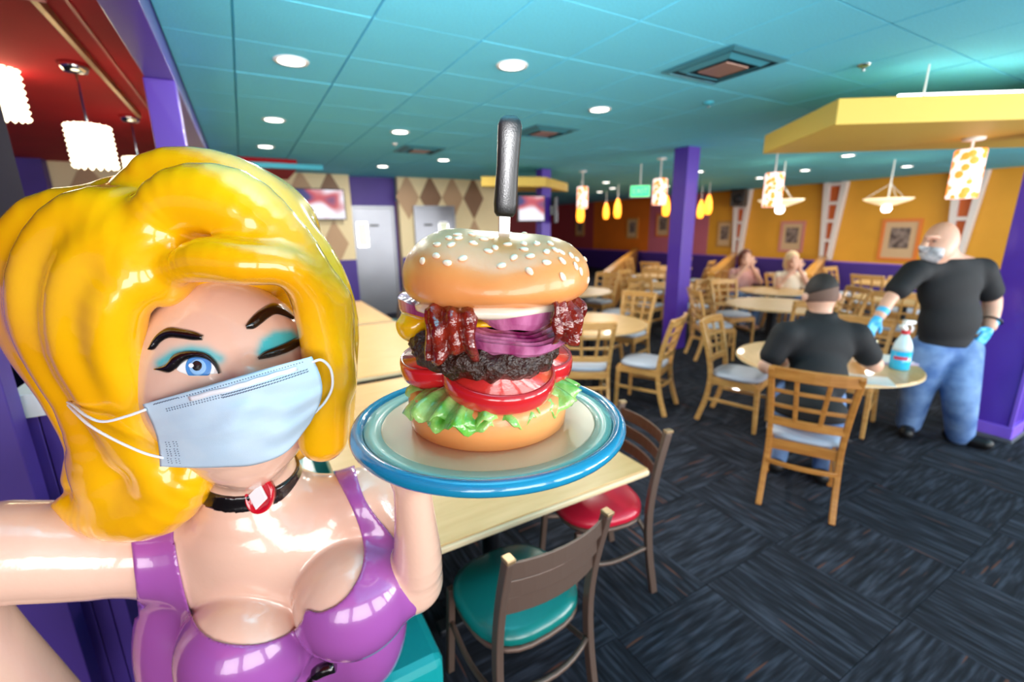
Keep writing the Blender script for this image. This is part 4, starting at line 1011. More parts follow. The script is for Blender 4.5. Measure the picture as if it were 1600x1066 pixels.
# --- surgical mask
t = at(365, 640, 0.76); MO = t.copy()
fm = thing('face_mask', 'pale blue surgical mask worn crooked by the statue', 'mask', tuple(MO))
tp = resample(catmull([(223, 632, .775), (290, 613, .752), (355, 594, .742), (420, 575, .757), (487, 557, .805)], 8), 61)
bt = resample(catmull([(250, 729, .795), (300, 731, .778), (350, 730, .768), (400, 726, .772), (448, 706, .785), (484, 662, .808)], 8), 61)
nv = 37; P = np.zeros((61, nv, 3)); PXS = np.zeros((61, nv, 3))
for j in range(nv):
    v = j/(nv-1)
    for i in range(61):
        u = i/60; q = tp[i]*(1-v)+bt[i]*v
        q[0] += 18*math.sin(math.pi*v)*max(0, (u-0.6)/0.4)**2+8*math.sin(math.pi*v*1.0)*max(0, (0.25-u)/0.25)
        fold = 0.0038*(abs(((v*4.0+0.35*u) % 1)-0.5)*2-0.5)*math.sin(math.pi*min(1, max(0, (v-0.12)/0.86)))
        wr2 = 0.006*math.sin(14*u+9*v)*math.exp(-((u-0.62)**2+(v-0.5)**2)/0.06)+0.004*math.sin(22*v-7*u)*math.exp(-((u-0.75)**2)/0.02)
        q[2] -= 0.022*math.sin(math.pi*u)**0.8*math.sin(math.pi*v)**0.7
        P[i, j] = at(q[0], q[1], q[2]+fold+wr2); PXS[i, j] = q
MB().grid(P).build('fabric', 'mask_blue', fm, smooth=True, off=MO, solid=0.0012)
def mp(u, v, lift=0.0016): i = min(60, max(0, u*60)); j = v*(nv-1); a, b = P[int(i), int(j)], P[min(60, int(i)+1), min(nv-1, int(j)+1)]; return a+(b-a)*np.array(((i % 1)+(j % 1))/2)-HF*lift
MB().sweep(catmull([mp(u, 0.10, 0.0028) for u in np.linspace(0.27, 0.90, 12)], 3), 0.0085, 0.002, up=-HF).build('nose_strip', 'mask_white', fm, smooth=True, off=MO)
st = MB()
for v, a0, a1 in ((0.045, .06, .95), (0.145, .12, .95), (0.175, .12, .95)):
    for u in np.arange(a0, a1, 0.0165):
        a = mp(u, v); b_ = mp(u+0.008, v); st.tube([a, b_], 0.0009, 5)
for u in (0.05, 0.075, 0.10, 0.125):
    for v in np.arange(0.62, 0.95, 0.035): a = mp(u, v); st.tube([a, mp(u+0.006, v)], 0.0009, 5)
tag(st.build('stitching', 'mask_stitch', fm, off=MO), kind='stuff')
def loop(pts): MB().tube(catmull([at(*p) for p in pts], 6), 0.0026, 8).build('ear_loop', 'mask_white', fm, smooth=True, off=MO)
loop([(228, 640, .770), (200, 650, .768), (162, 659, .772), (135, 650, .785), (112, 632, .82), (104, 628, .85)])
loop([(256, 716, .788), (225, 708, .778), (180, 688, .778), (140, 665, .79), (115, 642, .82), (104, 630, .85)])
loop([(487, 566, .802), (503, 563, .81), (517, 578, .83), (519, 605, .84), (508, 628, .835), (492, 645, .807)])
# ================================================================== plate, burger, knife
def LP(a, b_, c): return pc+HR*a+HF*b_+UP*c
plate = thing('serving_plate', 'large cream plate with pale green ring and thick blue rim on the statue hand', 'plate', tuple(pc-UP*0.02))
PO = pc-UP*0.02
MB().lathe([(0.001, -0.006), (0.15, -0.006), (0.235, 0.004), (0.236, 0.012), (0.15, 0.002), (0.001, 0.002)], 72).build('underside', 'plate_under', plate, smooth=True)
MB().lathe([(0.001, 0.0025), (0.10, 0.0130), (0.196, 0.0195), (0.198, 0.0205), (0.196, 0.0208), (0.001, 0.0206)], 72).build('plate_well', 'plate_cream', plate, smooth=False)
MB().lathe([(0.1985, 0.012), (0.1985, 0.0212), (0.215, 0.0222), (0.2275, 0.0245), (0.2275, 0.012)], 96, cap=False).build('green_ring', 'plate_green', plate, smooth=True)
MB().lathe([(0.228+0.0125+0.0125*math.cos(a), 0.0185+0.0125*math.sin(a)) for a in np.linspace(math.pi, -math.pi, 15)], 96, cap=False).build('rim', 'plate_blue', plate, smooth=True)
burger = thing('hamburger', 'giant glossy model hamburger with bacon and red onion on the plate', 'burger', tuple(pc+UP*0.001))
BO = pc+UP*0.001
def bump_n(a, z, s=1.0): return (math.sin(3*a+1.1)*0.5+math.sin(5*a+z*40)*0.3+math.sin(11*a+2.0+z*25)*0.2)*s
# bottom bun
MB().lathe([(0.001, 0.0), (0.136, 0.0), (0.1435, 0.006), (0.146, 0.03), (0.1465, 0.052), (0.143, 0.066), (0.13, 0.072), (0.001, 0.072)], 64, c=LP(0, 0, 0), fn=lambda p, a, r, z: p*np.array((1+0.006*math.sin(3*a+.5), 1+0.006*math.sin(3*a+.5), 1))).build('bottom_bun', 'bun', burger, smooth=True, off=BO)
# lettuce: two ruffled leaves
def leaf(r0, r1, z0, amp, seed, drop):
    n = 220; P = np.zeros((n, 13, 3)); rnd = random.Random(seed); ph = [rnd.uniform(0, 6) for _ in range(6)]
    for i in range(n):
        a = 2*math.pi*i/(n-1)
        for j in range(13):
            v = j/12; w = v**1.6
            rr = r0+(r1-r0)*v+w*0.012*math.sin(3*a+ph[0])+w*0.007*math.sin(9*a+ph[1])
            z = z0-drop*w*w+w*amp*(math.sin(13*a+ph[2])*0.6+math.sin(23*a+ph[3]+2*v)*0.5+0.35*math.sin(41*a+ph[4]))
            rr += w*0.006*math.cos(23*a+ph[3])
            P[i, j] = LP(rr*math.cos(a), rr*math.sin(a), z)
    MB().grid(P).build('lettuce_leaf', 'lettuce', burger, smooth=True, off=BO, solid=0.003)
leaf(0.06, 0.150, 0.088, 0.009, 3, 0.030); leaf(0.06, 0.155, 0.082, 0.011, 8, 0.034)
# tomato slices
def tomato(a, b_, z, r, th, tx, ty):
    R = BAS@rotm((1, 0, 0), tx)@rotm((0, 1, 0), ty)
    o = MB().lathe([(0.001, -th/2), (r*0.93, -th/2), (r*0.99, -th*0.3), (r, 0.0), (r*0.99, th*0.3), (r*0.955, th*0.5), (r*0.90, th*0.47)], 48, c=LP(a, b_, z), R=R).build('tomato_slice', 'tomato', burger, smooth=True, off=BO)
    MB().lathe([(0.001, th*0.42), (r*0.86, th*0.42), (r*0.905, th*0.475)], 48, c=LP(a, b_, z), R=R).build('flesh', 'tomato_flesh', o, smooth=True, off=BO)
tomato(-0.080, 0.01, 0.112, 0.082, 0.040, math.radians(9), math.radians(-6))
tomato(0.078, 0.03, 0.106, 0.082, 0.038, math.radians(8), math.radians(6))
tomato(0.022, -0.058, 0.104, 0.098, 0.038, math.radians(13), math.radians(5))
# patty
def pf(p, a, r, z):
    k = 1+0.020*math.sin(5*a)+0.014*math.sin(17*a+z*160)+0.014*math.sin(29*a-z*210+1)+0.010*math.sin(47*a+z*330)
    return np.array((p[0]*k, p[1]*k, z+0.003*math.sin(13*a+r*90)+0.003*math.sin(23*a-r*60)))
prof = [(0.001, -0.026)]+[(0.105+0.030*math.cos(t_), 0.027*math.sin(t_)) for t_ in np.linspace(-math.pi/2, math.pi/2, 15)]+[(0.001, 0.027)]
MB().lathe(prof, 160, c=LP(-0.004, -0.008, 0.154), R=BAS@rotm((1, 0, 0), math.radians(7))@rotm((0, 1, 0), math.radians(5)), fn=pf).build('beef_patty', 'patty', burger, smooth=True, off=BO)
# cheese slice with drooping corners
ck = [ell(LP(-0.002, 0.02, 0.200), (0.132, 0.12, 0.012), BAS, 0.01), ell(LP(-0.124, -0.005, 0.182), (0.036, 0.050, 0.030), BAS, 0.02), ell(LP(0.136, -0.02, 0.172), (0.020, 0.030, 0.024), BAS, 0.03)]
Dk, klo, kh = field(ck, 0.004); sdf_obj('cheese_slice', Dk, klo, kh, 'cheese', burger, BO, 2)
# onion rings
def onion(a, b_, z, r, hgt, wid, tx, ty, a0=0.0, a1=2*math.pi):
    R = BAS@rotm((1, 0, 0), tx)@rotm((0, 1, 0), ty); n = 60
    top = []
    k = max(4, int(wid/0.006))
    for q in range(k+1):
        top.append((r-wid*q/k, hgt-0.0035*(q % 2)))
    prof = [(r-wid, hgt*0.25), (r*0.90, 0.0), (r*0.965, hgt*0.35), (r, hgt)]+top[1:]+[(r-wid, hgt*0.25)]
    V = []; F = []; m_ = len(prof)
    for i in range(n+1):
        t_ = a0+(a1-a0)*i/n
        for rr, zz in prof: V.append(R@np.array((rr*math.cos(t_), rr*math.sin(t_), zz+0.0015*math.sin(7*t_)))+LP(a, b_, z))
    for i in range(n):
        for j in range(m_-1): F.append((i*m_+j, (i+1)*m_+j, (i+1)*m_+j+1, i*m_+j+1))
    if a1-a0 < 6.2: F += [tuple(range(m_-1)), tuple(n*m_+j for j in range(m_-2, -1, -1))]
    MB().add(V, F).build('onion_ring', 'onion', burger, smooth=False, off=BO)
onion(0.035, -0.018, 0.178, 0.118, 0.026, 0.050, math.radians(13), math.radians(7))
onion(0.052, -0.058, 0.203, 0.066, 0.030, 0.030, math.radians(8), math.radians(2))
onion(-0.082, 0.028, 0.196, 0.082, 0.028, 0.045, math.radians(2), math.radians(6), math.radians(60), math.radians(300))
# mayonnaise
MB().lathe([(0.001, -0.008), (0.118, -0.009), (0.130, -0.004), (0.131, 0.003), (0.12, 0.009), (0.001, 0.009)], 72, c=LP(0.012, -0.014, 0.226), R=BAS, fn=lambda p, a, r, z: p*np.array((1+0.03*math.sin(4*a)+0.02*math.sin(9*a), 1+0.03*math.sin(4*a)+0.02*math.sin(9*a), 1+0.25*math.sin(7*a)))).build('mayonnaise', 'mayo', burger, smooth=True, off=BO)
# bacon strips
def bacon(base, out, side, wid, path, name='bacon_strip', seed=0):
    nu, nv_ = 25, 33; P = np.zeros((nu, nv_, 3)); rnd = random.Random(seed); f1 = rnd.uniform(0, 6)
    cp = resample(catmull(path, 8), nv_)
    for i in range(nu):
        u = i/(nu-1)-0.5
        for j in range(nv_):
            v = j/(nv_-1); o_, z = cp[j]
            tj = cp[min(j+1, nv_-1)]-cp[max(j-1, 0)]; tj = tj/np.linalg.norm(tj); nr = np.array((tj[1]*-1, tj[0]))
            wv = 0.0055*math.sin(u*19+f1+0.9*math.sin(5*v))+0.0035*math.sin(v*21+u*5+f1)
            ww = wid*(1+0.07*math.sin(v*14+f1)); sag = 0.008*math.sin(u*7+f1)*v
            P[i, j] = base+side*(u*ww)+out*(o_+abs(nr[0])*wv)+UP*(z+nr[1]*wv+sag)
    MB().grid(P).build(name, 'bacon', burger, smooth=True, off=BO, solid=0.006)
bacon(LP(-0.046, 0, 0), -HF, HR, 0.074, [(0.06, 0.234), (0.112, 0.237), (0.143, 0.222), (0.148, 0.19), (0.139, 0.160)], seed=1)
o2 = _n(-HF*0.75+HR*0.65); s2 = _n(np.cross(UP, -o2)); s2 = -s2 if np.dot(s2, HR) < 0 else s2
bacon(LP(0.028, 0.02, 0), o2, s2, 0.070, [(0.07, 0.242), (0.125, 0.244), (0.158, 0.230), (0.166, 0.20), (0.160, 0.172)], seed=5)
# top bun
crown = [ell(LP(-0.048, 0.0, 0.272), (0.092, 0.138, 0.078), BAS, 0.05), ell(LP(0.088, 0.0, 0.268), (0.092, 0.135, 0.068), BAS, 0.055), ell(LP(0.022, -0.02, 0.256), (0.118, 0.135, 0.060), BAS, 0.05), ell(LP(0.022, 0.06, 0.266), (0.11, 0.09, 0.062), BAS, 0.04)]
Dc, clo, chh = field(crown, 0.0045); G = coords(Dc, clo, chh)
fl_ = (pc[2]+0.228)-G[..., 2]; kk = 0.03; hh2 = np.maximum(kk-np.abs(Dc-fl_), 0)/kk; Dc = np.maximum(Dc, fl_)+hh2*hh2*kk*0.25
tb, tbV = sdf_obj('top_bun', Dc.astype(np.float32), clo, chh, 'bun', burger, BO, smooth_it=2); del G
# sesame seeds
seedm = MB().lathe([(0.0003, -0.0015)]+[(0.0040*math.cos(t_), 0.0020*math.sin(t_)+0.0005) for t_ in np.linspace(-0.6, 1.4, 6)]+[(0.0003, 0.0026)], 10, fn=lambda p, a, r, z: np.array((p[0]*1.45*(1+0.15*math.cos(a)), p[1], p[2]))).build('sesame_seed', 'seed', tb, smooth=True); sd = seedm.data; bpy.data.objects.remove(seedm)
z1 = [(790,610),(858,585),(918,630),(1013,600),(938,528),(870,525),(930,493),(985,475),(995,492),(1060,472),(1058,517),(1110,497),(1150,492),(1183,540),(1152,563),(1210,640),(1278,590),(1353,660),(1245,525),(1328,520),(1327,550),(1400,520),(1365,585),(1445,565),(1455,622),(1470,525),(1540,575),(1538,620),(1545,700),(1660,610)]
SP = [(420+x/3.333, 220+y/3.333) for x, y in z1]+[(530+x/3.404, 170+y/3.404) for x, y in ((1270,830),(1150,735),(1190,765),(1240,765),(1275,795),(1338,910),(1300,860))]
tvn = np.array([tuple(v.normal) for v in tb.data.vertices])
d_ = np.stack([ray(*p) for p in SP]); d_ /= np.linalg.norm(d_, axis=1, keepdims=True)
pts = []
for d in d_:
    rel = tbV-CAMP; tt = rel@d; off = np.linalg.norm(rel-tt[:, None]*d, axis=1); c = np.where(off < 0.0052)[0]
    i = c[np.argmin(tt[c])] if len(c) else int(np.argmin(off)); pts.append(i)
bk = [i for i in random.sample(range(len(tbV)), 400) if np.dot(tbV[i]-pc, HF) > 0.02 and tvn[i][2] > 0.35][:26]
used = []
for i in pts+bk:
    if any(np.linalg.norm(tbV[i]-q) < 0.011 for q in used): continue
    used.append(tbV[i]); o = link('sesame_seed', sd, tb); nrm = Vector(tvn[i])
    o.location = Vector(tbV[i]-BO); o.rotation_mode = 'QUATERNION'
    o.scale = (1.3, 1.3, 1.2); o.rotation_quaternion = nrm.to_track_quat('Z', 'Y')@Matrix.Rotation(random.uniform(0, 6), 3, 'Z').to_quaternion()
# knife
KO = LP(0.034, -0.012, 0.318)
kn = thing('steak_knife', 'black handled steak knife stuck upright in the burger bun', 'knife', tuple(KO))
ka = LP(0.034, -0.012, 0.30); kb = LP(0.036, -0.012, 0.368); kc_ = LP(0.048, -0.012, 0.522)
kd = _n(kc_-kb)
MB().sweep([ka-kd*0.02, kb+kd*0.01], 0.006, 0.019, up=HR).build('blade', 'blade', kn, bev=0.001, off=KO)
hv = MB(); oct_ = []
sx = _n(HR-kd*np.dot(HR, kd)); sy = np.cross(kd, sx); L = np.linalg.norm(kc_-kb)
sec = [(0.0, .0135, .011), (0.006, .0180, .0145), (0.02, .0195, .016), (L*0.5, .0180, .0145), (L*0.8, .0192, .0155), (L-0.014, .0196, .0155), (L-0.006, .0170, .0135), (L, .0110, .009)]
V = []; 
for t_, wx, wy in sec:
    for q in range(16):
        a = 2*math.pi*q/16; e = 0.62; ca, sa = math.cos(a), math.sin(a)
        V.append(kb+kd*t_+sx*wx*math.copysign(abs(ca)**e, ca)+sy*wy*math.copysign(abs(sa)**e, sa))
F = [(16*i+k, 16*i+(k+1) % 16, 16*i+16+(k+1) % 16, 16*i+16+k) for i in range(len(sec)-1) for k in range(16)]+[tuple(range(15, -1, -1)), tuple(16*(len(sec)-1)+k for k in range(16))]
hv.add(V, F).build('handle', mat('handle_black', (10, 9, 10), 0.42, coat=0.12, bump=0.08, bscale=400), kn, smooth=True, off=KO, bev=0.0)
# ================================================================== people
def fingers(wrist, d, side, up_, r=0.0095, L=0.085, curl=0.5, n=4):
    """palm and five separate fingers; d: hand direction, side: across palm, up_: back of hand"""
    out = [cone(wrist, wrist+d*0.05, 0.028, 0.034, 0.02), ell(wrist+d*0.07, (0.042, 0.045, 0.017), np.stack([side, d, up_], 1), 0.02)]
    for k, (u, l) in enumerate(((-0.030, 0.78), (-0.010, 0.96), (0.011, 1.0), (0.031, 0.9))):
        a = wrist+d*0.105+side*u; b = a+_n(d-up_*curl*0.6)*L*l*0.5; c = b+_n(d-up_*curl*1.6)*L*l*0.45
        out += [cone(a-d*0.02, b, r*1.08, r, 0.006), cone(b, c, r, r*0.85, 0.003)]
    a = wrist+d*0.045+side*0.036; b = a+_n(d*0.6+side*0.7)*0.042; c = b+_n(d*0.9-up_*0.3)*0.036
    out += [cone(a, b, r*1.25, r*1.1, 0.01), cone(b, c, r*1.1, r*0.95, 0.004)]
    return out
def person(name, label, base): return thing(name, label, 'person', tuple(base))
def build_part(name, prims, m, parent, base, h=0.008, sm=1, cut=None):
    D, lo, hh = field(prims, h)
    if cut is not None: D = np.maximum(D, cut(coords(D, lo, hh)).astype(np.float32))
    return sdf_obj(name, D, lo, hh, m, parent, base, smooth_it=sm)[0]
def K(px_, py_, s, r): p = at(px_, py_, s); return (p[0], p[1], p[2], pr(px_, py_, s, r))
# ---------- standing man
f1 = onz(1408, 676, 0); f2 = onz(1492, 694, 0); mb = (f1+f2)/2; sA = float(f1@HF); sB = float(f2@HF); sm_ = (sA+sB)/2
man = person('person', 'bald man in black polo, jeans and blue gloves standing by the column', mb)
hd = [qell(1470, 378, sm_, 23, 30, 0.10, 0.02), qell(1463, 392, sm_-0.03, 20, 20, 0.09, 0.03), qchain([(1447, 378, sm_-0.05, 4), (1442, 387, sm_-0.07, 6)], 0.012),
      qchain([(1476, 395, sm_+0.02, 16), (1482, 418, sm_+0.03, 18)], 0.02), qell(1483, 381, sm_-0.075, 5, 8, 0.02, 0.006),
      qell(1455, 370, sm_-0.06, 12, 3, 0.03, 0.01)]
trunk = [qell(1483, 448, sm_, 43, 45, 0.115, 0.03), qell(1483, 500, sm_-0.01, 41, 46, 0.13, 0.04), qchain([(1434, 424, sm_-0.02, 14), (1485, 412, sm_+0.02, 16), (1529, 422, sm_+0.02, 15)], 0.04), qell(1476, 538, sm_, 38, 22, 0.115, 0.04)]
aL = [K(1427, 426, sm_-0.03, 14), K(1396, 460, sm_-0.06, 10), K(1374, 494, sm_-0.12, 8)]
aR = [K(1533, 424, sm_+0.02, 15), K(1550, 470, sm_+0.02, 12), K(1546, 510, sm_-0.06, 9)]
lL = [K(1452, 548, sm_+0.02, 23), K(1432, 612, sA-0.06, 17), K(1420, 660, sA+0.0, 12)]
lR = [K(1499, 548, sm_, 24), K(1500, 620, sB-0.03, 18), K(1500, 678, sB+0.03, 13)]
def limb(P, k=0.02, grow=0.0, cut=None):
    P = [(*q[:3], q[3]+grow) for q in P]; return chain(P, k, 4)
toe = _n(-HF*0.6-HR*0.55)
def shoe(p, d): p = np.array(p); return [cone(np.array([p[0], p[1], 0.05])-d*0.05, np.array([p[0], p[1], 0.045])+d*0.14, 0.05, 0.042, 0.02), cone(np.array([p[0], p[1], 0.11])-d*0.02, np.array([p[0], p[1], 0.06]), 0.052, 0.05, 0.03)]
body = hd+trunk+[limb(aL), limb(aR), limb(lL), limb(lR)]+shoe(lL[2], toe)+shoe(lR[2], _n(HR*0.5-HF*0.8))
build_part('body', body, 'skin', man, mb, 0.010)
sh = [Prim(p.fn, p.lo, p.hi, p.k) for p in trunk]
slv = [cone(aL[0][:3], np.array(aL[0][:3])*0.25+np.array(aL[1][:3])*0.75, aL[0][3]+.008, aL[1][3]+.022, 0.04), cone(aR[0][:3], np.array(aR[0][:3])*0.35+np.array(aR[1][:3])*0.65, aR[0][3]+.008, aR[1][3]+.020, 0.04), qchain([(1479, 409, sm_+0.02, 19), (1484, 420, sm_+0.03, 21)], 0.02)]
D, lo, hh = field(sh+slv, 0.009); G = coords(D, lo, hh); gx, gy = topx(G)
D = np.maximum(np.maximum(D-0.012, (gy-543-0.03*(gx-1470))*0.005), ((at(1479, 408, sm_+0.02)-G)@_n(-UP*1.0-HF*0.25))*1.0*0+(G[..., 2]-at(1480, 404, sm_)[2]))
sdf_obj('polo_shirt', D.astype(np.float32), lo, hh, 'shirt_black', man, mb, 1)
jn = [qell(1475, 546, sm_, 40, 22, 0.125, 0.05), limb(lL, 0.03, 0.022), limb(lR, 0.03, 0.022)]
build_part('jeans', jn, 'denim', man, mb, 0.009)
for (q, d) in ((lL[2], toe), (lR[2], _n(HR*0.5-HF*0.8))):
    o_ = build_part('shoe', [Prim(p.fn, p.lo, p.hi, p.k) for p in [cone(np.array([q[0], q[1], 0.055])-d*0.06, np.array([q[0], q[1], 0.05])+d*0.16, 0.055, 0.047, 0.02), cone(np.array([q[0], q[1], 0.11])-d*0.02, np.array([q[0], q[1], 0.06]), 0.06, 0.055, 0.03)]], 'shoe', man, mb, 0.009, cut=lambda G: -G[..., 2])
w1 = np.array(aL[2][:3]); w2 = np.array(aR[2][:3])
d1 = _n(w1-np.array(aL[1][:3])); s1 = _n(np.cross(d1, HF)); build_part('glove', fingers(w1, d1, s1, _n(np.cross(s1, d1)), 0.0115, 0.085, 0.3)+[cone(w1-d1*0.05, w1, 0.045, 0.036, 0.01)], 'glove', man, mb, 0.005)
d2 = _n(_n(w2-np.array(aR[1][:3]))-HR*0.35); s2_ = _n(np.cross(HF, d2)); build_part('glove', fingers(w2, d2, s2_, _n(np.cross(s2_, d2)), 0.0125, 0.09, 0.7)+[cone(w2-d2*0.05, w2, 0.05, 0.04, 0.01)], 'glove', man, mb, 0.005)
MB().tube([w2-d2*0.05+(s2_*math.cos(a)+np.cross(s2_, d2)*math.sin(a))*0.056 for a in np.linspace(0, 2*math.pi, 20)[:-1]], 0.009, 8, closed=True).build('wristband', 'black_plastic', man, smooth=True, off=mb)
D, lo, hh = field(hd[:3], 0.006); G = coords(D, lo, hh); gx, gy = topx(G)
D = np.maximum(np.maximum(D-0.010, poly_sd(gx, gy, [(1435, 384), (1458, 386), (1476, 388), (1474, 402), (1462, 413), (1445, 413), (1436, 400)])*0.005), (G@HF-sm_-0.02))
sdf_obj('cloth_mask', D.astype(np.float32), lo, hh, mat('mask_pattern', (226, 222, 226), 0.8, col2=(28, 24, 28), vscale=12), man, mb, 1)
MB().tube(catmull([at(1474, 392, sm_-0.10), at(1480, 388, sm_-0.10), at(1484, 384, sm_-0.09)], 3), 0.003, 6).build('mask_strap', 'black_plastic', man, smooth=True, off=mb)
for ex in (1450, 1460): MB().lathe([(0.0005, -0.006), (0.010, -0.004), (0.012, 0.0), (0.010, 0.004), (0.0005, 0.006)], 10, c=march([float(ex)], [377.], hd, sm_-0.5)[0]).build('eye', 'paint_black', man, smooth=True, off=mb)
# ---------- seated man, seen from behind
fd = _n([0.89, 0.45, 0]); sdv = np.array([fd[1], -fd[0], 0]); hip = np.array([3.03, 1.43, 0.60])
sb = np.array([hip[0], hip[1], 0.0])
sman = person('person', 'man in black shirt sitting with his back turned at the round table', sb)
sh_c = at(1281, 515, 3.02); hc = at(1283, 462, 3.10)
def SS(a, u, f_, z): return sb+sdv*u+fd*f_+UP*z
hd2 = [qell(1283, 458, 3.10, 22, 30, 0.10, 0.02), cone(at(1283, 478, 3.08), at(1282, 505, 3.05), 0.062, 0.07, 0.03), qell(1257, 464, 3.10, 4, 7, 0.02, 0.006), qell(1310, 464, 3.10, 4, 7, 0.02, 0.006), qchain([(1283, 462, 3.19, 5), (1283, 470, 3.21, 6)], 0.02)]
tk2 = [qell(1281, 545, 2.98, 47, 40, 0.11, 0.04), qchain([(1230, 524, 2.98, 15), (1281, 512, 3.03, 17), (1334, 526, 2.98, 15)], 0.04), qell(1276, 595, 2.90, 43, 42, 0.11, 0.05), ell(hip+UP*0.02, (0.20, 0.15, 0.12), np.stack([sdv, fd, UP], 1), 0.06)]
eL = at(1198, 572, 2.98); eR = at(1366, 570, 2.98); hL = at(1228, 566, 3.28); hR = at(1345, 562, 3.30)
hL[2] = max(hL[2], 0.80); hR[2] = max(hR[2], 0.80)
shL = at(1226, 523, 2.98); shR = at(1338, 525, 2.98)
ar2 = [chain([(*shL, .062), (*((shL+eL)/2), .052), (*eL, .046)], 0.03), chain([(*eL, .052), (*hL, .033)], 0.02), chain([(*shR, .062), (*((shR+eR)/2), .052), (*eR, .046)], 0.03), chain([(*eR, .052), (*hR, .033)], 0.02)]
for w_, e_ in ((hL, eL), (hR, eR)):
    d = _n(w_-e_); d[2] = 0; d = _n(d); s_v = np.array([d[1], -d[0], 0]); ar2 += fingers(w_, d, s_v, UP, 0.010, 0.08, 0.25)
kn_ = [(hip+sdv*u*0.10, hip+sdv*u*0.13+fd*0.42+UP*0.0, sb+sdv*u*0.14+fd*0.34+UP*0.10) for u in (-1, 1)]
lg2 = [chain([(*a, .085), (*b_, .065)], 0.03) for a, b_, c in kn_]+[chain([(*b_, .062), (*c, .045)], 0.02) for a, b_, c in kn_]
ft2 = [[cone(np.array([c[0], c[1], .055])-fd*0.04, np.array([c[0], c[1], .048])+fd*0.16, .052, .044, 0.02)] for a, b_, c in kn_]
build_part('body', hd2+tk2+ar2+lg2+ft2[0]+ft2[1], 'skin', sman, sb, 0.009)
slv2 = [cone(shL, shL*0.35+eL*0.65, .070, .066, 0.04), cone(shR, shR*0.35+eR*0.65, .070, .066, 0.04), cone(at(1283, 492, 3.07), at(1282, 505, 3.05), 0.080, 0.085, 0.02)]
D, lo, hh = field(tk2+slv2, 0.008); G = coords(D, lo, hh); gx, gy = topx(G)
D = np.maximum(np.maximum(D-0.014, G[..., 2]-at(1283, 487, 3.07)[2]), 0.60-G[..., 2])
sdf_obj('black_shirt', D.astype(np.float32), lo, hh, 'shirt_black', sman, sb, 1)
build_part('jeans', [tk2[3]]+[chain([(*a, .105), (*b_, .082)], 0.03) for a, b_, c in kn_]+[chain([(*b_, .078), (*c, .062)], 0.02) for a, b_, c in kn_], 'denim', sman, sb, 0.009, cut=lambda G: 0.51-G[..., 2]-np.where(((G-hip)@fd) > 0.19, 1.0, 0.0))
for f_ in ft2: build_part('shoe', [cone(f_[0].lo*0+(f_[0].lo+f_[0].hi)/2-fd*0.12+UP*0.0, (f_[0].lo+f_[0].hi)/2+fd*0.10, 0.058, 0.050, 0.02)], 'shoe', sman, sb, 0.009, cut=lambda G: -G[..., 2])
D, lo, hh = field(hd2[:1], 0.006); G = coords(D, lo, hh); gx, gy = topx(G)
D = np.maximum(D-0.006, np.maximum((gy-455+0.25*(gx-1283))*0.004, ((G-hc)@HF)-0.04+np.maximum(0, (gy-440))*0.004*0))
sdf_obj('cropped_hair', D.astype(np.float32), lo, hh, 'hair_dark', sman, sb, 1)
D, lo, hh = field(hd2[:1], 0.006); G = coords(D, lo, hh); gx, gy = topx(G)
D = np.maximum(D-0.003, np.maximum((gy-472)*0.004, ((G-hc)@HF)-0.02))
sdf_obj('faded_hair', D.astype(np.float32), lo, hh, mat('hair_fade', (112, 84, 72), 0.8), sman, sb, 1)
MB().tube([hL*0.85+eL*0.15+(sdv*math.cos(a)+UP*math.sin(a))*0.040 for a in np.linspace(0, 2*math.pi, 18)[:-1]], 0.010, 8, closed=True).build('wristwatch', 'white_plastic', sman, smooth=True, off=sb)
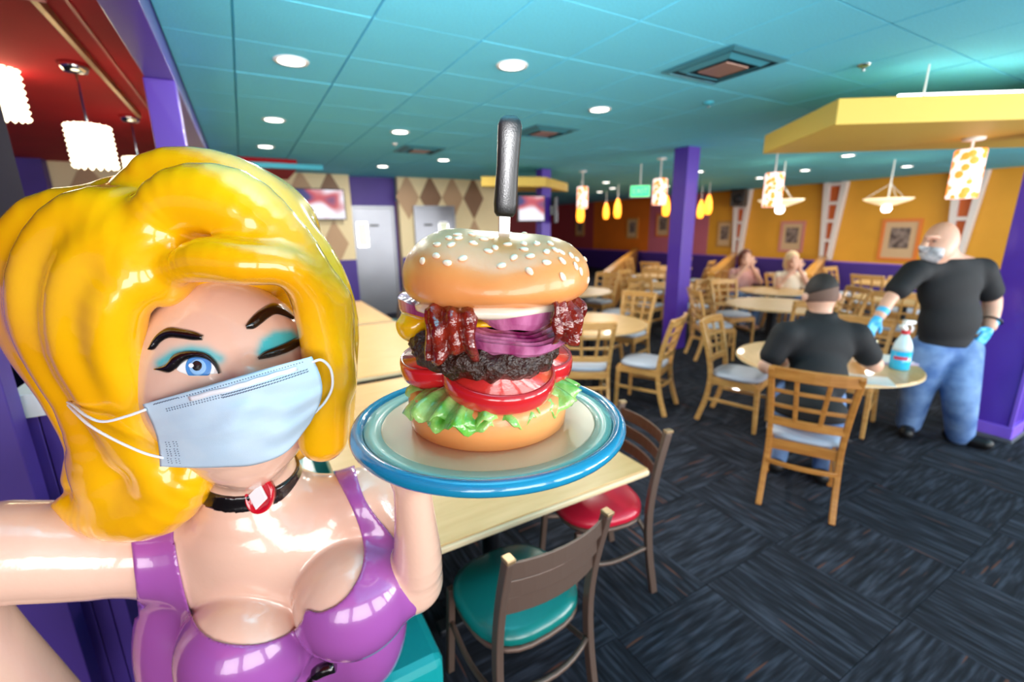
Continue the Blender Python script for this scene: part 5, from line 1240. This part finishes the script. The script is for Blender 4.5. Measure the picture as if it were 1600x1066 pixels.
# ---------- two far guests
def guest(px_, py_, s, hairm, shirtm, label, lift):
    h_ = at(px_, py_, s); b_ = h_.copy(); b_[2] = 0; g = person('person', label, b_)
    hdp = [ell(h_, (0.085, 0.10, 0.125), BAS, 0.02), cone(h_-UP*0.10, h_-UP*0.22, 0.055, 0.065, 0.03), ell(h_-HF*0.10-UP*0.02, (0.015, 0.025, 0.03), BAS, 0.02)]
    ch = h_-UP*0.40+HF*0.03
    tk = [ell(ch, (0.18, 0.12, 0.24), BAS, 0.05), ell(np.array([ch[0], ch[1], 0.60]), (0.17, 0.15, 0.14), BAS, 0.05)]
    arms = []
    for u in (-1, 1):
        sh_ = h_-UP*0.26+HR*0.19*u; e_ = sh_-UP*0.27-HF*0.12+HR*0.06*u; e_[2] = max(e_[2], 0.80); w_ = h_-HF*0.16+HR*0.04*u-UP*(0.14 if lift else 0.32); w_[2] = max(w_[2], 0.82)
        arms += [cone(sh_, e_, 0.055, 0.042, 0.03), cone(e_, w_, 0.042, 0.03, 0.02)]
        arms += fingers(w_, _n(UP if lift else -HF), HR*u, -HF if lift else UP, 0.011, 0.07, 0.6)
    lg = []
    for u in (-1, 1):
        a = np.array([ch[0], ch[1], 0.56])+HR*0.10*u; k_ = a-HF*0.40; f_ = k_-UP*0.46+HF*0.04
        lg += [cone(a, k_, 0.085, 0.062, 0.03), cone(k_, f_, 0.06, 0.045, 0.02), cone(np.array([f_[0], f_[1], 0.05]), np.array([f_[0], f_[1], 0.05])-HF*0.14, 0.048, 0.04, 0.02)]
    build_part('body', hdp+tk+arms+lg, 'skin', g, b_, 0.012)
    sv = [cone(h_-UP*0.26+HR*0.19*u, h_-UP*0.42-HF*0.05+HR*0.22*u, 0.07, 0.062, 0.03) for u in (-1, 1)]
    build_part('shirt', [ell(ch, (0.195, 0.135, 0.245), BAS, 0.05), ell(np.array([ch[0], ch[1], 0.62]), (0.185, 0.165, 0.12), BAS, 0.05)]+sv, shirtm, g, b_, 0.012)
    build_part('trousers', [cone(np.array([ch[0], ch[1], 0.56])+HR*0.10*u, np.array([ch[0], ch[1], 0.56])+HR*0.10*u-HF*0.40, 0.095, 0.075, 0.03) for u in (-1, 1)]+[cone(np.array([ch[0], ch[1], 0.56])+HR*0.10*u-HF*0.40, np.array([ch[0], ch[1], 0.12])+HR*0.10*u-HF*0.36, 0.074, 0.06, 0.02) for u in (-1, 1)], 'denim', g, b_, 0.012)
    build_part('hair', [ell(h_+HF*0.02+UP*0.03, (0.105, 0.105, 0.12), BAS, 0.02), ell(h_+HF*0.06-UP*0.06, (0.11, 0.06, 0.14), BAS, 0.03)], hairm, g, b_, 0.012, cut=lambda G: np.minimum(0.03-((G-h_)@UP)*1.0, 1)*0+(-((G-h_)@HF)-0.055-np.maximum(((G-h_)@UP)-0.045, 0)*1.2))
    cx_, cy_ = b_[0], b_[1]
    place_chair(ch[0]+HF[0]*0.0, ch[1]+HF[1]*0.0, (-HF[0], -HF[1]), 'lattice back chair under the far guest with '+label.split(' with ')[1].split(' hair')[0]+' hair')
guest(1165, 402, 8.15, 'hair_red', 'shirt_pink', 'far seated guest with auburn hair resting chin on hands', True)
guest(1238, 406, 7.7, 'hair_fair', 'shirt_cream', 'far seated guest with fair hair and cream top', True)
